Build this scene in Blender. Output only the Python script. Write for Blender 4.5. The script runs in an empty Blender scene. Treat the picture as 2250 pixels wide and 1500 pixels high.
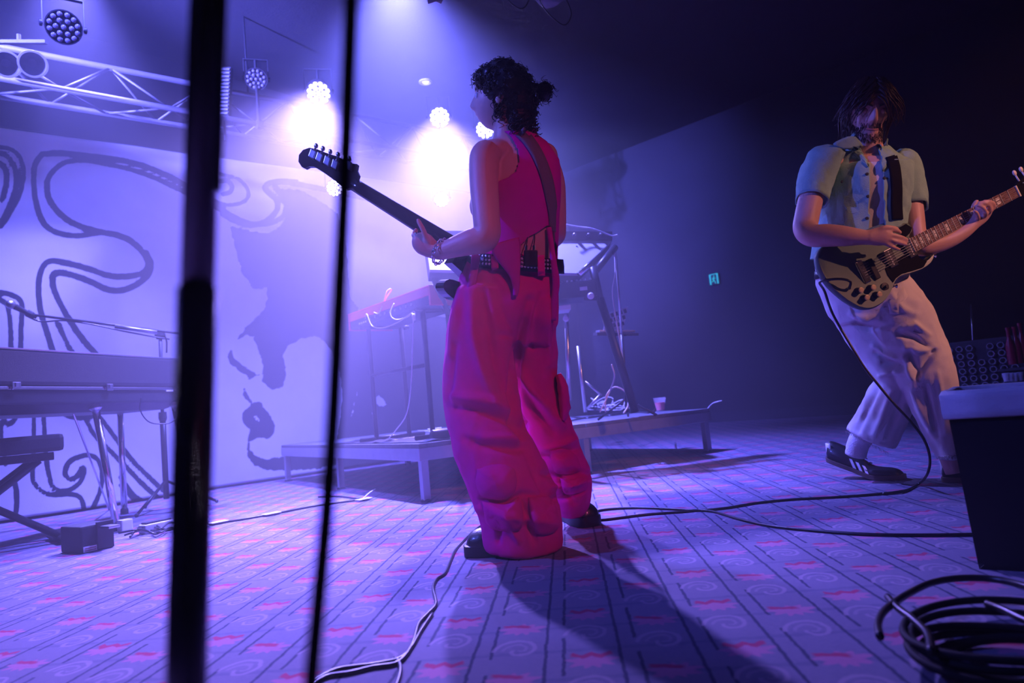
import bpy, bmesh, math, random
from mathutils import Vector, Matrix, noise
from mathutils.bvhtree import BVHTree
random.seed(7)
SC = bpy.context.scene
COL = SC.collection

# ------------------------------------------------------------------ camera
FPX, HOR, TILT, EYE = 1500.0, 888.0, 0.095, 0.47       # focal length in px, horizon row, roll slope, eye height
ROLL = math.atan(TILT)
PITCH = math.atan((HOR - 750.0) * math.cos(ROLL) / FPX)
FWD = Vector((0, math.cos(PITCH), math.sin(PITCH)))
_u0 = Vector((1, 0, 0)).cross(FWD)
RGT = Vector((1, 0, 0)) * math.cos(ROLL) - _u0 * math.sin(ROLL)
UPV = Vector((1, 0, 0)) * math.sin(ROLL) + _u0 * math.cos(ROLL)
CAM = Vector((0, 0, EYE))
cd = bpy.data.cameras.new('camera')
cd.sensor_width = 36.0
cd.lens = 36.0 * FPX / 2250.0
cd.clip_start = 0.02
cd.clip_end = 60
cd.dof.use_dof = True
cd.dof.focus_distance = 2.45
cd.dof.aperture_fstop = 2.8
cam = bpy.data.objects.new('camera', cd)
COL.objects.link(cam)
M3 = Matrix((RGT, UPV, -FWD)).transposed()
cam.matrix_world = Matrix.Translation(CAM) @ M3.to_4x4()
SC.camera = cam

# ------------------------------------------------------------------ view + world haze
SC.view_settings.view_transform = 'Standard'
SC.view_settings.look = 'None'
SC.view_settings.exposure = 0.0
SC.view_settings.gamma = 1.0
SC.view_settings.use_curve_mapping = False
SC.cycles.use_denoising = True
SC.cycles.use_adaptive_sampling = True
SC.cycles.adaptive_threshold = 0.06
SC.cycles.adaptive_min_samples = 12
SC.cycles.max_bounces = 3
SC.cycles.diffuse_bounces = 2
SC.cycles.glossy_bounces = 2
SC.cycles.transmission_bounces = 4
SC.cycles.transparent_max_bounces = 6
SC.cycles.volume_bounces = 0
SC.cycles.sample_clamp_indirect = 4.0
SC.cycles.sample_clamp_direct = 40.0
SC.cycles.caustics_reflective = False
SC.cycles.caustics_refractive = False
wd = bpy.data.worlds.new('stage_air')
SC.world = wd
wd.use_nodes = True
wn = wd.node_tree
wn.nodes.clear()
wo = wn.nodes.new('ShaderNodeOutputWorld')
wb = wn.nodes.new('ShaderNodeBackground')
wb.inputs[0].default_value = (0, 0, 0, 1)
wb.inputs[1].default_value = 0
wv = wn.nodes.new('ShaderNodeVolumeScatter')
HAZE = 0.036
wv.inputs['Color'].default_value = (0.97, 0.97, 1.0, 1)
wv.inputs['Density'].default_value = HAZE
wv.inputs['Anisotropy'].default_value = 0.62
wn.links.new(wb.outputs[0], wo.inputs['Surface'])
wn.links.new(wv.outputs[0], wo.inputs['Volume'])

# ------------------------------------------------------------------ placing helpers
def W(px, py, d):                       # point at camera depth d (m) seen at photo pixel px,py
    return CAM + d * ((px - 1125.0) / FPX * RGT - (py - 750.0) / FPX * UPV + FWD)
def ray(px, py):
    return ((px - 1125.0) / FPX * RGT - (py - 750.0) / FPX * UPV + FWD)
def G(px, py, z=0.0):                   # point on the level plane z
    v = ray(px, py)
    return CAM + v * ((z - EYE) / v.z)
def PR(p):
    q = Vector(p) - CAM
    d = q.dot(FWD)
    return (1125 + FPX * q.dot(RGT) / d, 750 - FPX * q.dot(UPV) / d, d)
# room axes: e1 along the back wall, e2 from the back wall towards the hall
E1 = Vector((0.682, 0.731, 0)).normalized()
E2 = Vector((E1.y, -E1.x, 0))
B0 = Vector((-3.478, 4.703, 0))
def R(s, t, z=0.0):
    return B0 + E1 * s + E2 * t + Vector((0, 0, z))
def on_plane(px, py, t):                # point of the upright plane at distance t from the banner
    v = ray(px, py)
    k = (t - (CAM - B0).dot(E2)) / v.dot(E2)
    return CAM + v * k

# ------------------------------------------------------------------ lamps that light the place
def spot(name, loc, target, energy, color, deg=60, blend=0.5, rad=0.05):
    ld = bpy.data.lights.new(name, 'SPOT')
    ld.energy = energy
    ld.color = color
    ld.spot_size = math.radians(deg)
    ld.spot_blend = blend
    ld.shadow_soft_size = rad
    o = bpy.data.objects.new(name, ld)
    COL.objects.link(o)
    o.location = loc
    o.rotation_euler = (Vector(target) - Vector(loc)).to_track_quat('-Z', 'Y').to_euler()
    return o

# ------------------------------------------------------------------ objects
def chain_loc(p):
    v = Vector((0, 0, 0))
    while p is not None:
        v += p.location
        p = p.parent
    return v
def props(o, label=None, cat=None, group=None, kind=None):
    if label: o['label'] = label
    if cat: o['category'] = cat
    if group: o['group'] = group
    if kind: o['kind'] = kind
    return o
def thing(name, label, cat, loc=(0, 0, 0), group=None):
    o = bpy.data.objects.new(name, None)
    o.empty_display_size = 0.05
    COL.objects.link(o)
    o.location = Vector(loc)
    return props(o, label, cat, group)
def link_mesh(name, me, material, parent=None, smooth=True):
    o = bpy.data.objects.new(name, me)
    COL.objects.link(o)
    if parent is not None:
        me.transform(Matrix.Translation(-chain_loc(parent)))
        o.parent = parent
    elif len(me.vertices):
        xs = [v.co for v in me.vertices]
        c = Vector(((min(v.x for v in xs) + max(v.x for v in xs)) / 2, (min(v.y for v in xs) + max(v.y for v in xs)) / 2, min(v.z for v in xs)))
        me.transform(Matrix.Translation(-c))
        o.location = c
    if material is not None and not me.materials:
        me.materials.append(material)
    if smooth:
        me.polygons.foreach_set('use_smooth', [True] * len(me.polygons))
    me.update()
    return o
def obj(name, bm, material, parent=None, smooth=False, recalc=True):
    if recalc:
        bmesh.ops.recalc_face_normals(bm, faces=bm.faces[:])
    me = bpy.data.meshes.new(name)
    bm.to_mesh(me)
    bm.free()
    return link_mesh(name, me, material, parent, smooth)
def autosmooth(o, deg=35):
    me = o.data
    me.polygons.foreach_set('use_smooth', [True] * len(me.polygons))
    bm = bmesh.new(); bm.from_mesh(me)
    for e in bm.edges:
        if len(e.link_faces) == 2 and e.calc_face_angle(0) > math.radians(deg):
            e.smooth = False
    bm.to_mesh(me); bm.free()
    return o
def struct(name, bm, material, parent=None):
    return props(obj(name, bm, material, parent), kind='structure')
def BM():
    return bmesh.new()

# ------------------------------------------------------------------ shapes
def box(bm, c, sx, sy, sz, ax=None, ay=None, az=None, bevel=0.0):
    c = Vector(c)
    ax = Vector(ax or (1, 0, 0)).normalized(); ay = Vector(ay or (0, 1, 0)).normalized()
    az = Vector(az).normalized() if az is not None else ax.cross(ay).normalized()
    t = bmesh.new() if bevel else bm
    vs = []
    for k in (-.5, .5):
        for j in (-.5, .5):
            for i in (-.5, .5):
                vs.append(t.verts.new(c + ax * (sx * i) + ay * (sy * j) + az * (sz * k)))
    for f in ((0, 2, 3, 1), (4, 5, 7, 6), (0, 1, 5, 4), (2, 6, 7, 3), (0, 4, 6, 2), (1, 3, 7, 5)):
        t.faces.new([vs[i] for i in f])
    if bevel:
        bmesh.ops.recalc_face_normals(t, faces=t.faces[:])
        bmesh.ops.bevel(t, geom=t.edges[:], offset=bevel, segments=2, affect='EDGES', profile=0.6)
        join(bm, t)
    return bm
def join(bm, t):
    me = bpy.data.meshes.new('tmp')
    t.to_mesh(me); t.free()
    bm.from_mesh(me)
    bpy.data.meshes.remove(me)
def frame_of(tan, ref=None):
    tan = Vector(tan).normalized()
    ref = Vector(ref) if ref is not None else Vector((0, 0, 1))
    if abs(tan.dot(ref.normalized())) > 0.97:
        ref = Vector((1, 0, 0))
    a = tan.cross(ref).normalized()
    return a, tan.cross(a).normalized()
def cat(pts, k=6):                      # Catmull-Rom through tuples or vectors
    P = [Vector(p) for p in pts]
    if len(P) < 3 or k < 2:
        return P
    P = [P[0] * 2 - P[1]] + P + [P[-1] * 2 - P[-2]]
    out = []
    for i in range(1, len(P) - 2):
        for j in range(k):
            t = j / k
            a, b, c, d = P[i - 1], P[i], P[i + 1], P[i + 2]
            out.append(0.5 * ((2 * b) + (c - a) * t + (2 * a - 5 * b + 4 * c - d) * t * t + (3 * b - a - 3 * c + d) * t ** 3))
    out.append(P[-2])
    return out
def cat_n(rows, k=5):                   # Catmull-Rom on plain tuples of any length
    n = len(rows[0]); P = [list(r) for r in rows]
    if len(P) < 3: return [tuple(r) for r in P]
    P = [[2 * x - y for x, y in zip(P[0], P[1])]] + P + [[2 * x - y for x, y in zip(P[-1], P[-2])]]
    out = []
    for i in range(1, len(P) - 2):
        for j in range(k):
            t = j / k; row = []
            for q in range(n):
                a, b, c, d = P[i - 1][q], P[i][q], P[i + 1][q], P[i + 2][q]
                row.append(0.5 * (2 * b + (c - a) * t + (2 * a - 5 * b + 4 * c - d) * t * t + (3 * b - a - 3 * c + d) * t ** 3))
            out.append(tuple(row))
    out.append(tuple(P[-2]))
    return out
def rings_to_faces(bm, rings, cap0=True, cap1=True, closed=True):
    V = [[bm.verts.new(p) for p in r] for r in rings]
    n = len(V[0])
    for i in range(len(V) - 1):
        for j in range(n if closed else n - 1):
            k = (j + 1) % n
            bm.faces.new((V[i][j], V[i][k], V[i + 1][k], V[i + 1][j]))
    if closed and cap0: bm.faces.new(V[0][::-1])
    if closed and cap1: bm.faces.new(V[-1])
    return V
def tube(bm, pts, r, n=8, k=6, smooth=True, r1=None, closed_path=False):
    P = cat(pts, k) if smooth else [Vector(p) for p in pts]
    m = len(P); rings = []
    a = None
    for i, p in enumerate(P):
        tan = P[min(i + 1, m - 1)] - P[max(i - 1, 0)]
        if tan.length < 1e-9: tan = Vector((0, 0, 1))
        tan.normalize()
        if a is None:
            a, b = frame_of(tan)
        else:
            a = (a - tan * a.dot(tan)).normalized(); b = tan.cross(a)
        rr = r if r1 is None else r + (r1 - r) * i / (m - 1)
        rings.append([p + (a * math.cos(2 * math.pi * j / n) + b * math.sin(2 * math.pi * j / n)) * rr for j in range(n)])
    rings_to_faces(bm, rings)
    return bm
def lathe(bm, base, axis, prof, n=20, ref=None, cap=True):  # prof: (radius, height)
    axis = Vector(axis).normalized()
    a, b = frame_of(axis, ref)
    base = Vector(base)
    rings = [[base + axis * h + (a * math.cos(2 * math.pi * j / n) + b * math.sin(2 * math.pi * j / n)) * max(r, 1e-4) for j in range(n)] for r, h in prof]
    rings_to_faces(bm, rings, cap, cap)
    return bm
def rod(bm, a, b, r, n=10):
    return tube(bm, [a, b], r, n, smooth=False)
def ellipsoid(bm, c, ax, ay, az, n=16, m=10):   # ax.. are vectors (half axes)
    rings = []
    c = Vector(c)
    for i in range(1, m):
        ph = math.pi * i / m
        rings.append([c + Vector(ax) * math.sin(ph) * math.cos(2 * math.pi * j / n) + Vector(ay) * math.sin(ph) * math.sin(2 * math.pi * j / n) + Vector(az) * math.cos(ph) for j in range(n)])
    V = rings_to_faces(bm, rings, False, False)
    t = bm.verts.new(c + Vector(az)); q = bm.verts.new(c - Vector(az))
    for j in range(n):
        bm.faces.new((t, V[0][(j + 1) % n], V[0][j])); bm.faces.new((q, V[-1][j], V[-1][(j + 1) % n]))
    return bm
def ball(bm, c, r, n=14, m=9):
    return ellipsoid(bm, c, (r, 0, 0), (0, r, 0), (0, 0, r), n, m)
# a limb traced on the photo: rows (px, py, depth, half width px, half depth px)
def limb_rings(rows, n=20, k=5, pw=2.0):
    rows = cat_n(rows, k)
    P = [W(r[0], r[1], r[2]) for r in rows]
    m = len(P); rings = []
    for i, p in enumerate(P):
        tan = (P[min(i + 1, m - 1)] - P[max(i - 1, 0)]).normalized()
        view = (p - CAM).normalized()
        lat = tan.cross(view)
        if lat.length < 0.15: lat = RGT.copy()
        lat.normalize()
        dep = lat.cross(tan).normalized()
        s = rows[i][2] / FPX
        rw, rd = max(rows[i][3], 0.3) * s, max(rows[i][4], 0.3) * s
        ring = []
        for j in range(n):
            a = 2 * math.pi * j / n
            ca, sa = math.cos(a), math.sin(a)
            e = 2.0 / pw
            ring.append(p + lat * (rw * math.copysign(abs(ca) ** e, ca)) + dep * (rd * math.copysign(abs(sa) ** e, sa)))
        rings.append(ring)
    return rings
def limb(bm, rows, n=20, k=5, pw=2.0):
    rings_to_faces(bm, limb_rings(rows, n, k, pw))
    return bm
def finger(bm, pts, n=10):              # pts: (px,py,depth,radius px)
    limb(bm, [(p[0], p[1], p[2], p[3] * .76, p[3] * .76) for p in pts], n, 4)
    for e in (pts[-1],):
        ball(bm, W(*e[:3]), e[3] * .76 * e[2] / FPX * 0.98, 8, 6)
    return bm
def voxel(bm, size, it=4, fac=0.5):     # one continuous surface from overlapping volumes
    bmesh.ops.recalc_face_normals(bm, faces=bm.faces[:])
    me = bpy.data.meshes.new('tmp'); bm.to_mesh(me); bm.free()
    o = bpy.data.objects.new('tmp', me); COL.objects.link(o)
    m = o.modifiers.new('r', 'REMESH'); m.mode = 'VOXEL'; m.voxel_size = size; m.adaptivity = 0
    if it:
        s = o.modifiers.new('s', 'SMOOTH'); s.factor = fac; s.iterations = it
    dg = bpy.context.evaluated_depsgraph_get()
    out = bpy.data.meshes.new_from_object(o.evaluated_get(dg))
    bpy.data.objects.remove(o); bpy.data.meshes.remove(me)
    b = bmesh.new(); b.from_mesh(out); bpy.data.meshes.remove(out)
    return b
def bvh_of(bm):
    return BVHTree.FromBMesh(bm)
def hit(bvh, px, py, default):
    v = ray(px, py)
    h = bvh.ray_cast(CAM, v.normalized())
    if h[0] is None:
        return W(px, py, default)
    return h[0]
# a puffed patch laid on a traced surface
def patch(bm, bvh, poly, default, thick=0.004, puff=0.0, rings=5, k=1, side=0.0):
    P = [Vector((p[0], p[1], 0)) for p in poly]
    if k > 1:
        P = [Vector((v.x, v.y, 0)) for v in cat(P + [P[0]], k)[:-1]]
    c = sum(P, Vector()) / len(P)
    def at(q, off):
        h = hit(bvh, q.x, q.y, default)
        return h - (h - CAM).normalized() * off
    levels = [[at(p, -0.004) for p in P]]
    for i in range(rings):
        t = i / rings
        levels.append([at(c + (p - c) * (1 - t), thick + puff * (1 - (1 - t) ** 2)) for p in P])
    V = rings_to_faces(bm, levels, False, False)
    cv = bm.verts.new(at(c, thick + puff))
    for j in range(len(P)):
        bm.faces.new((V[-1][j], V[-1][(j + 1) % len(P)], cv))
    return bm
def ribbon(bm, bvh, pts, wpx, default, thick=0.003, k=8, lift=0.0):
    P = cat([(p[0], p[1], p[2] if len(p) > 2 else wpx) for p in pts], k)
    rings = []
    for i, p in enumerate(P):
        t = Vector((P[min(i + 1, len(P) - 1)].x - P[max(i - 1, 0)].x, P[min(i + 1, len(P) - 1)].y - P[max(i - 1, 0)].y)).normalized()
        nx, ny = -t.y * p.z, t.x * p.z
        row = []
        for s, o in ((-1, -0.003), (-1, thick), (-.5, thick), (0, thick), (.5, thick), (1, thick), (1, -0.003)):
            h = hit(bvh, p.x + nx * s, p.y + ny * s, default)
            row.append(h - (h - CAM).normalized() * (o + lift))
        rings.append(row)
    rings_to_faces(bm, rings)
    return bm
def seg_dist(px, py, a, b):
    dx, dy = b[0] - a[0], b[1] - a[1]
    l2 = dx * dx + dy * dy
    t = max(0, min(1, ((px - a[0]) * dx + (py - a[1]) * dy) / l2)) if l2 else 0
    return math.hypot(px - a[0] - dx * t, py - a[1] - dy * t), t
# folds of cloth: each fold is a traced line (width px, height m, positive = ridge)
def folds(bm, lines, facing=True, gain=1.0, ws=1.0):
    bm.normal_update()
    mv = []
    for v in bm.verts:
        q = v.co - CAM
        if facing and v.normal.dot(q) > 0.1 * q.length:
            continue
        x, y, d = PR(v.co)
        off = 0.0
        for ln in lines:
            w, h, pts = ln
            w *= ws; h *= gain
            best = 1e9
            for i in range(len(pts) - 1):
                s, t = seg_dist(x, y, pts[i], pts[i + 1])
                if s < best:
                    best = s; bt = (i + t) / (len(pts) - 1)
            if best < 3 * w:
                off += h * math.exp(-(best / w) ** 2) * (math.sin(math.pi * min(max(bt, 0.08), 0.92)) ** 0.4)
        if off: mv.append((v, off))
    for v, off in mv:
        v.co += v.normal * off
    return bm
def wrinkle(bm, scale, amp, stretch=(1, 1, 1), seed=0.0):
    bm.normal_update()
    for v in bm.verts:
        p = Vector((v.co.x * stretch[0], v.co.y * stretch[1], v.co.z * stretch[2])) * scale + Vector((seed, seed * 2, 0))
        v.co += v.normal * (amp * (1 - 2 * abs(noise.noise(p))) + 0.4 * amp * noise.noise(p * 2.3))
    return bm
def prism(bm, pts_front, pts_back):     # two matching outlines
    a = [bm.verts.new(p) for p in pts_front]; b = [bm.verts.new(p) for p in pts_back]
    n = len(a)
    bm.faces.new(a); bm.faces.new(b[::-1])
    for j in range(n):
        k = (j + 1) % n
        bm.faces.new((a[j], b[j], b[k], a[k]))
    return bm
def copy_tree(o, parent=None):
    c = o.copy(); COL.objects.link(c); c.parent = parent
    for ch in list(o.children):
        copy_tree(ch, c)
    return c

# ------------------------------------------------------------------ materials
class X:                                # arithmetic on node sockets
    tree = None
    def __init__(s, v): s.v = v
    @staticmethod
    def op(kind, *a):
        n = X.tree.nodes.new('ShaderNodeMath'); n.operation = kind
        for i, q in enumerate(a):
            if isinstance(q, X): X.tree.links.new(q.v, n.inputs[i])
            else: n.inputs[i].default_value = q
        return X(n.outputs[0])
    def __add__(s, o): return X.op('ADD', s, o)
    def __radd__(s, o): return X.op('ADD', o, s)
    def __sub__(s, o): return X.op('SUBTRACT', s, o)
    def __rsub__(s, o): return X.op('SUBTRACT', o, s)
    def __mul__(s, o): return X.op('MULTIPLY', s, o)
    def __rmul__(s, o): return X.op('MULTIPLY', o, s)
    def __truediv__(s, o): return X.op('DIVIDE', s, o)
    def lt(s, o): return X.op('LESS_THAN', s, o)
    def gt(s, o): return X.op('GREATER_THAN', s, o)
    def abs(s): return X.op('ABSOLUTE', s)
    def mod(s, o): return X.op('FLOORED_MODULO', s, o)
    def floor(s): return X.op('FLOOR', s)
    def sqrt(s): return X.op('SQRT', s)
    def max(s, o): return X.op('MAXIMUM', s, o)
    def min(s, o): return X.op('MINIMUM', s, o)
    def sm(s, a, b):                    # smooth step
        n = X.tree.nodes.new('ShaderNodeMapRange'); n.interpolation_type = 'SMOOTHSTEP'
        X.tree.links.new(s.v, n.inputs[0]); n.inputs[1].default_value = a; n.inputs[2].default_value = b
        return X(n.outputs[0])
def new_mat(name):
    m = bpy.data.materials.new(name); m.use_nodes = True
    nt = m.node_tree; b = nt.nodes['Principled BSDF']
    return m, nt, b
def mixc(nt, fac, a, b, mode='MIX'):
    n = nt.nodes.new('ShaderNodeMix'); n.data_type = 'RGBA'; n.blend_type = mode
    for i, q in ((0, fac), (6, a), (7, b)):
        if isinstance(q, X): nt.links.new(q.v, n.inputs[i])
        elif hasattr(q, 'is_output'): nt.links.new(q, n.inputs[i])
        elif i == 0: n.inputs[0].default_value = q
        else: n.inputs[i].default_value = (*q, 1) if len(q) == 3 else q
    return n.outputs[2]
def tex_noise(nt, scale, detail=3, rough=0.5, vec=None):
    n = nt.nodes.new('ShaderNodeTexNoise')
    n.inputs['Scale'].default_value = scale; n.inputs['Detail'].default_value = detail; n.inputs['Roughness'].default_value = rough
    if vec is None:
        tc = nt.nodes.new('ShaderNodeTexCoord'); vec = tc.outputs['Object']
    nt.links.new(vec, n.inputs['Vector'])
    return n.outputs[0]
def mat(name, col, rough=0.5, metal=0.0, var=0.15, scale=40.0, bump=0.0, bscale=None, spec=0.5, coat=0.0, emit=None, estr=0.0, sheen=0.0, sub=0.0, trans=0.0, alpha=1.0, ior=1.45):
    m, nt, b = new_mat(name)
    X.tree = nt
    nz = tex_noise(nt, scale)
    dark = tuple(c * (1 - var) for c in col); lite = tuple(min(1, c * (1 + var)) for c in col)
    nt.links.new(mixc(nt, X(nz), dark, lite), b.inputs['Base Color'])
    b.inputs['Roughness'].default_value = rough
    b.inputs['Metallic'].default_value = metal
    b.inputs['Specular IOR Level'].default_value = spec
    b.inputs['Coat Weight'].default_value = coat
    b.inputs['Coat Roughness'].default_value = 0.1
    b.inputs['Sheen Weight'].default_value = sheen
    b.inputs['IOR'].default_value = ior
    if sub:
        b.inputs['Subsurface Weight'].default_value = sub
        b.inputs['Subsurface Radius'].default_value = (0.01, 0.004, 0.002)
        b.inputs['Subsurface Scale'].default_value = 1.0
    if trans: b.inputs['Transmission Weight'].default_value = trans
    if alpha < 1: b.inputs['Alpha'].default_value = alpha
    if emit is not None:
        b.inputs['Emission Color'].default_value = (*emit, 1); b.inputs['Emission Strength'].default_value = estr
    if bump:
        bn = nt.nodes.new('ShaderNodeBump'); bn.inputs['Strength'].default_value = bump; bn.inputs['Distance'].default_value = 0.01
        nt.links.new(tex_noise(nt, bscale or scale * 4, 4), bn.inputs['Height'])
        nt.links.new(bn.outputs[0], b.inputs['Normal'])
    return m
# ================================================================== materials used widely
M = {}
M['black_paint'] = mat('black_paint', (0.03, 0.032, 0.04), 0.8, var=0.3, scale=6)
M['grey_wall'] = mat('grey_wall', (0.05, 0.05, 0.06), 0.85, var=0.2, scale=4, bump=0.1, bscale=60)
M['dark_wall'] = mat('dark_wall', (0.02, 0.021, 0.028), 0.85, var=0.25, scale=3)
M['ceiling'] = mat('ceiling_paint', (0.05, 0.05, 0.06), 0.9, var=0.2, scale=3, bump=0.15, bscale=50)
M['steel'] = mat('brushed_steel', (0.55, 0.56, 0.6), 0.32, 1.0, var=0.15, scale=30)
M['chrome'] = mat('chrome', (0.8, 0.8, 0.83), 0.12, 1.0, var=0.05)
M['black_metal'] = mat('black_metal', (0.02, 0.02, 0.024), 0.38, 0.3, var=0.3, scale=25)
M['black_plastic'] = mat('black_plastic', (0.018, 0.018, 0.022), 0.45, var=0.3, scale=30)
M['rubber'] = mat('black_rubber', (0.012, 0.012, 0.014), 0.5, var=0.3, scale=50)
M['cable'] = mat('cable_jacket', (0.012, 0.012, 0.016), 0.32, var=0.3, scale=50)
M['white_plastic'] = mat('white_plastic', (0.75, 0.75, 0.76), 0.4, var=0.05)
M['paper'] = mat('paper_label', (0.8, 0.78, 0.76), 0.7, var=0.06)
M['tape'] = mat('white_gaffer_tape', (0.72, 0.72, 0.74), 0.75, var=0.1)

# ------------------------------------------------------------------ patterned carpet
def carpet():
    m, nt, b = new_mat('patterned_carpet')
    X.tree = nt
    geo = nt.nodes.new('ShaderNodeNewGeometry')
    sep = nt.nodes.new('ShaderNodeSeparateXYZ'); nt.links.new(geo.outputs['Position'], sep.inputs[0])
    x, y = X(sep.outputs[0]), X(sep.outputs[1])
    wob = X(tex_noise(nt, 18, 2, vec=geo.outputs['Position'])) - 0.5
    wob2 = X(tex_noise(nt, 60, 2, vec=geo.outputs['Position'])) - 0.5
    th = math.radians(4)
    u = x * math.cos(th) - y * math.sin(th) + wob * 0.006 + wob2 * 0.006
    v = x * math.sin(th) + y * math.cos(th) + wob * 0.012 + wob2 * 0.012
    P, Q = 0.138, 0.262
    # pairs of dark lines
    ul = (u - 0.07 + P / 2).mod(P) - P / 2
    l1 = 1 - (ul + 0.017).abs().sm(0.0022, 0.0045)
    brk = ((v * (1 / Q) + (u / P).floor() * 0.37).mod(1.0)).gt(0.28)
    l2 = (1 - (ul - 0.017).abs().sm(0.0022, 0.0045)) * brk
    lines = l1.max(l2)
    cross = 1 - ((v + 0.04).mod(Q / 2) - Q / 4).abs().sm(0.002, 0.012)
    # columns between the pairs
    colf = ((u + P / 2) / P).floor()
    uc = (u + P / 2).mod(P) - P / 2
    even = (colf.mod(2.0)).lt(0.5)
    vo = v + 0.02 + (1 - even) * (Q * 0.25)
    vf = (vo + Q / 2).mod(Q) - Q / 2                   # flower cell
    vs = vo.mod(Q) - Q / 2                             # swirl cell
    # even columns: crown shaped flower; odd: slanted flower
    zig = ((uc * (1 / 0.034)).mod(1.0) - 0.5).abs() * 0.028
    crown = (1 - (vf - 0.008 - zig).abs().sm(0.007, 0.012)) * (1 - uc.abs().sm(0.034, 0.042)) * even
    slant = (1 - (vf + uc * 0.25 - 0.004).abs().sm(0.005, 0.011)) * (1 - (uc + 0.012).abs().sm(0.022, 0.034)) * (1 - even)
    red = crown.max(slant)
    rr = ((uc * 1.0) * (uc * 1.0) + ((vf + 0.012) * 1.5) * ((vf + 0.012) * 1.5)).sqrt()
    ang = X.op('ARCTAN2', vf + 0.012, uc)
    pet = 0.041 + 0.009 * X.op('SINE', ang * 9.0)
    pink = (1 - (rr - pet).sm(-0.004, 0.006)) * (1 - red)
    # curls
    rs = (uc * uc + (vs * 0.8) * (vs * 0.8)).sqrt()
    an2 = X.op('ARCTAN2', vs, uc)
    rad = 0.030 + 0.006 * an2
    curl = 1 - (rs - rad).abs().sm(0.0025, 0.006)
    curl2 = (1 - (rs - (rad - 0.017)).abs().sm(0.002, 0.005)) * 0.7
    curl = curl.max(curl2) * (1 - pink.max(red))
    pile = X(tex_noise(nt, 900, 2, vec=geo.outputs['Position']))
    strk = nt.nodes.new('ShaderNodeMapping'); strk.inputs['Scale'].default_value = (60, 420, 1)
    nt.links.new(geo.outputs['Position'], strk.inputs['Vector'])
    weave = X(tex_noise(nt, 1.0, 3, vec=strk.outputs[0]))
    big = X(tex_noise(nt, 1.6, 3, vec=geo.outputs['Position']))
    base = mixc(nt, big, (0.19, 0.165, 0.24), (0.26, 0.22, 0.30))
    base = mixc(nt, weave.sm(0.3, 0.75), mixc(nt, 0.5, base, (0.13, 0.125, 0.21)), base)
    base = mixc(nt, cross * 0.35, base, (0.06, 0.075, 0.15))
    base = mixc(nt, lines * 0.92, base, (0.018, 0.026, 0.075))
    base = mixc(nt, curl * 0.6, base, (0.42, 0.31, 0.40))
    base = mixc(nt, pink * 0.75, base, (0.52, 0.17, 0.30))
    base = mixc(nt, red * 0.9, base, (0.44, 0.008, 0.09))
    base = mixc(nt, pile.sm(0.2, 0.8), mixc(nt, 1.0, base, (0.72, 0.72, 0.72), 'MULTIPLY'), base)
    nt.links.new(base, b.inputs['Base Color'])
    b.inputs['Roughness'].default_value = 0.92
    b.inputs['Specular IOR Level'].default_value = 0.15
    b.inputs['Sheen Weight'].default_value = 0.12
    bn = nt.nodes.new('ShaderNodeBump'); bn.inputs['Strength'].default_value = 0.45; bn.inputs['Distance'].default_value = 0.004
    nt.links.new((pile + weave).v, bn.inputs['Height']); nt.links.new(bn.outputs[0], b.inputs['Normal'])
    return m
M['carpet'] = carpet()

# ------------------------------------------------------------------ room shell
CEIL = 3.9
pw0, pw1 = G(1335, 345, CEIL), G(1800, 160, CEIL)
SR = ((pw0 - B0).dot(E1) + (pw1 - B0).dot(E1)) / 2     # where the far side wall stands
SL, TB, TF = -3.2, -0.45, 10.5
def slab(name, c, sx, sy, sz, material, ax=E1, ay=E2):
    bm = BM(); box(bm, c, sx, sy, sz, ax, ay, (0, 0, 1)); return struct(name, bm, material)
sm_, tm_ = (SL + SR) / 2, (TB + TF) / 2
slab('floor', R(sm_, tm_, -0.1), SR - SL + 0.4, TF - TB + 0.4, 0.2, M['carpet'])
slab('ceiling', R(sm_, tm_, CEIL + 0.1), SR - SL + 0.4, TF - TB + 0.4, 0.2, M['ceiling'])
slab('wall_back', R(sm_, TB - 0.1, CEIL / 2), SR - SL + 0.4, 0.2, CEIL, M['grey_wall'])
slab('wall_right', R(SR + 0.1, tm_, CEIL / 2), 0.2, TF - TB, CEIL, M['dark_wall'])
slab('wall_left', R(SL - 0.1, tm_, CEIL / 2), 0.2, TF - TB, CEIL, M['black_paint'])
slab('wall_front', R(sm_, TF + 0.1, CEIL / 2), SR - SL + 0.4, 0.2, CEIL, M['black_paint'])
bm = BM(); box(bm, R(sm_, TB + 0.012, 0.06), SR - SL, 0.024, 0.12, E1, E2, (0, 0, 1)); struct('baseboard_back', bm, M['black_paint'])
bm = BM(); box(bm, R(SR - 0.012, tm_, 0.06), 0.024, TF - TB - 0.1, 0.12, E1, E2, (0, 0, 1)); struct('baseboard_right', bm, M['black_paint'])

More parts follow.
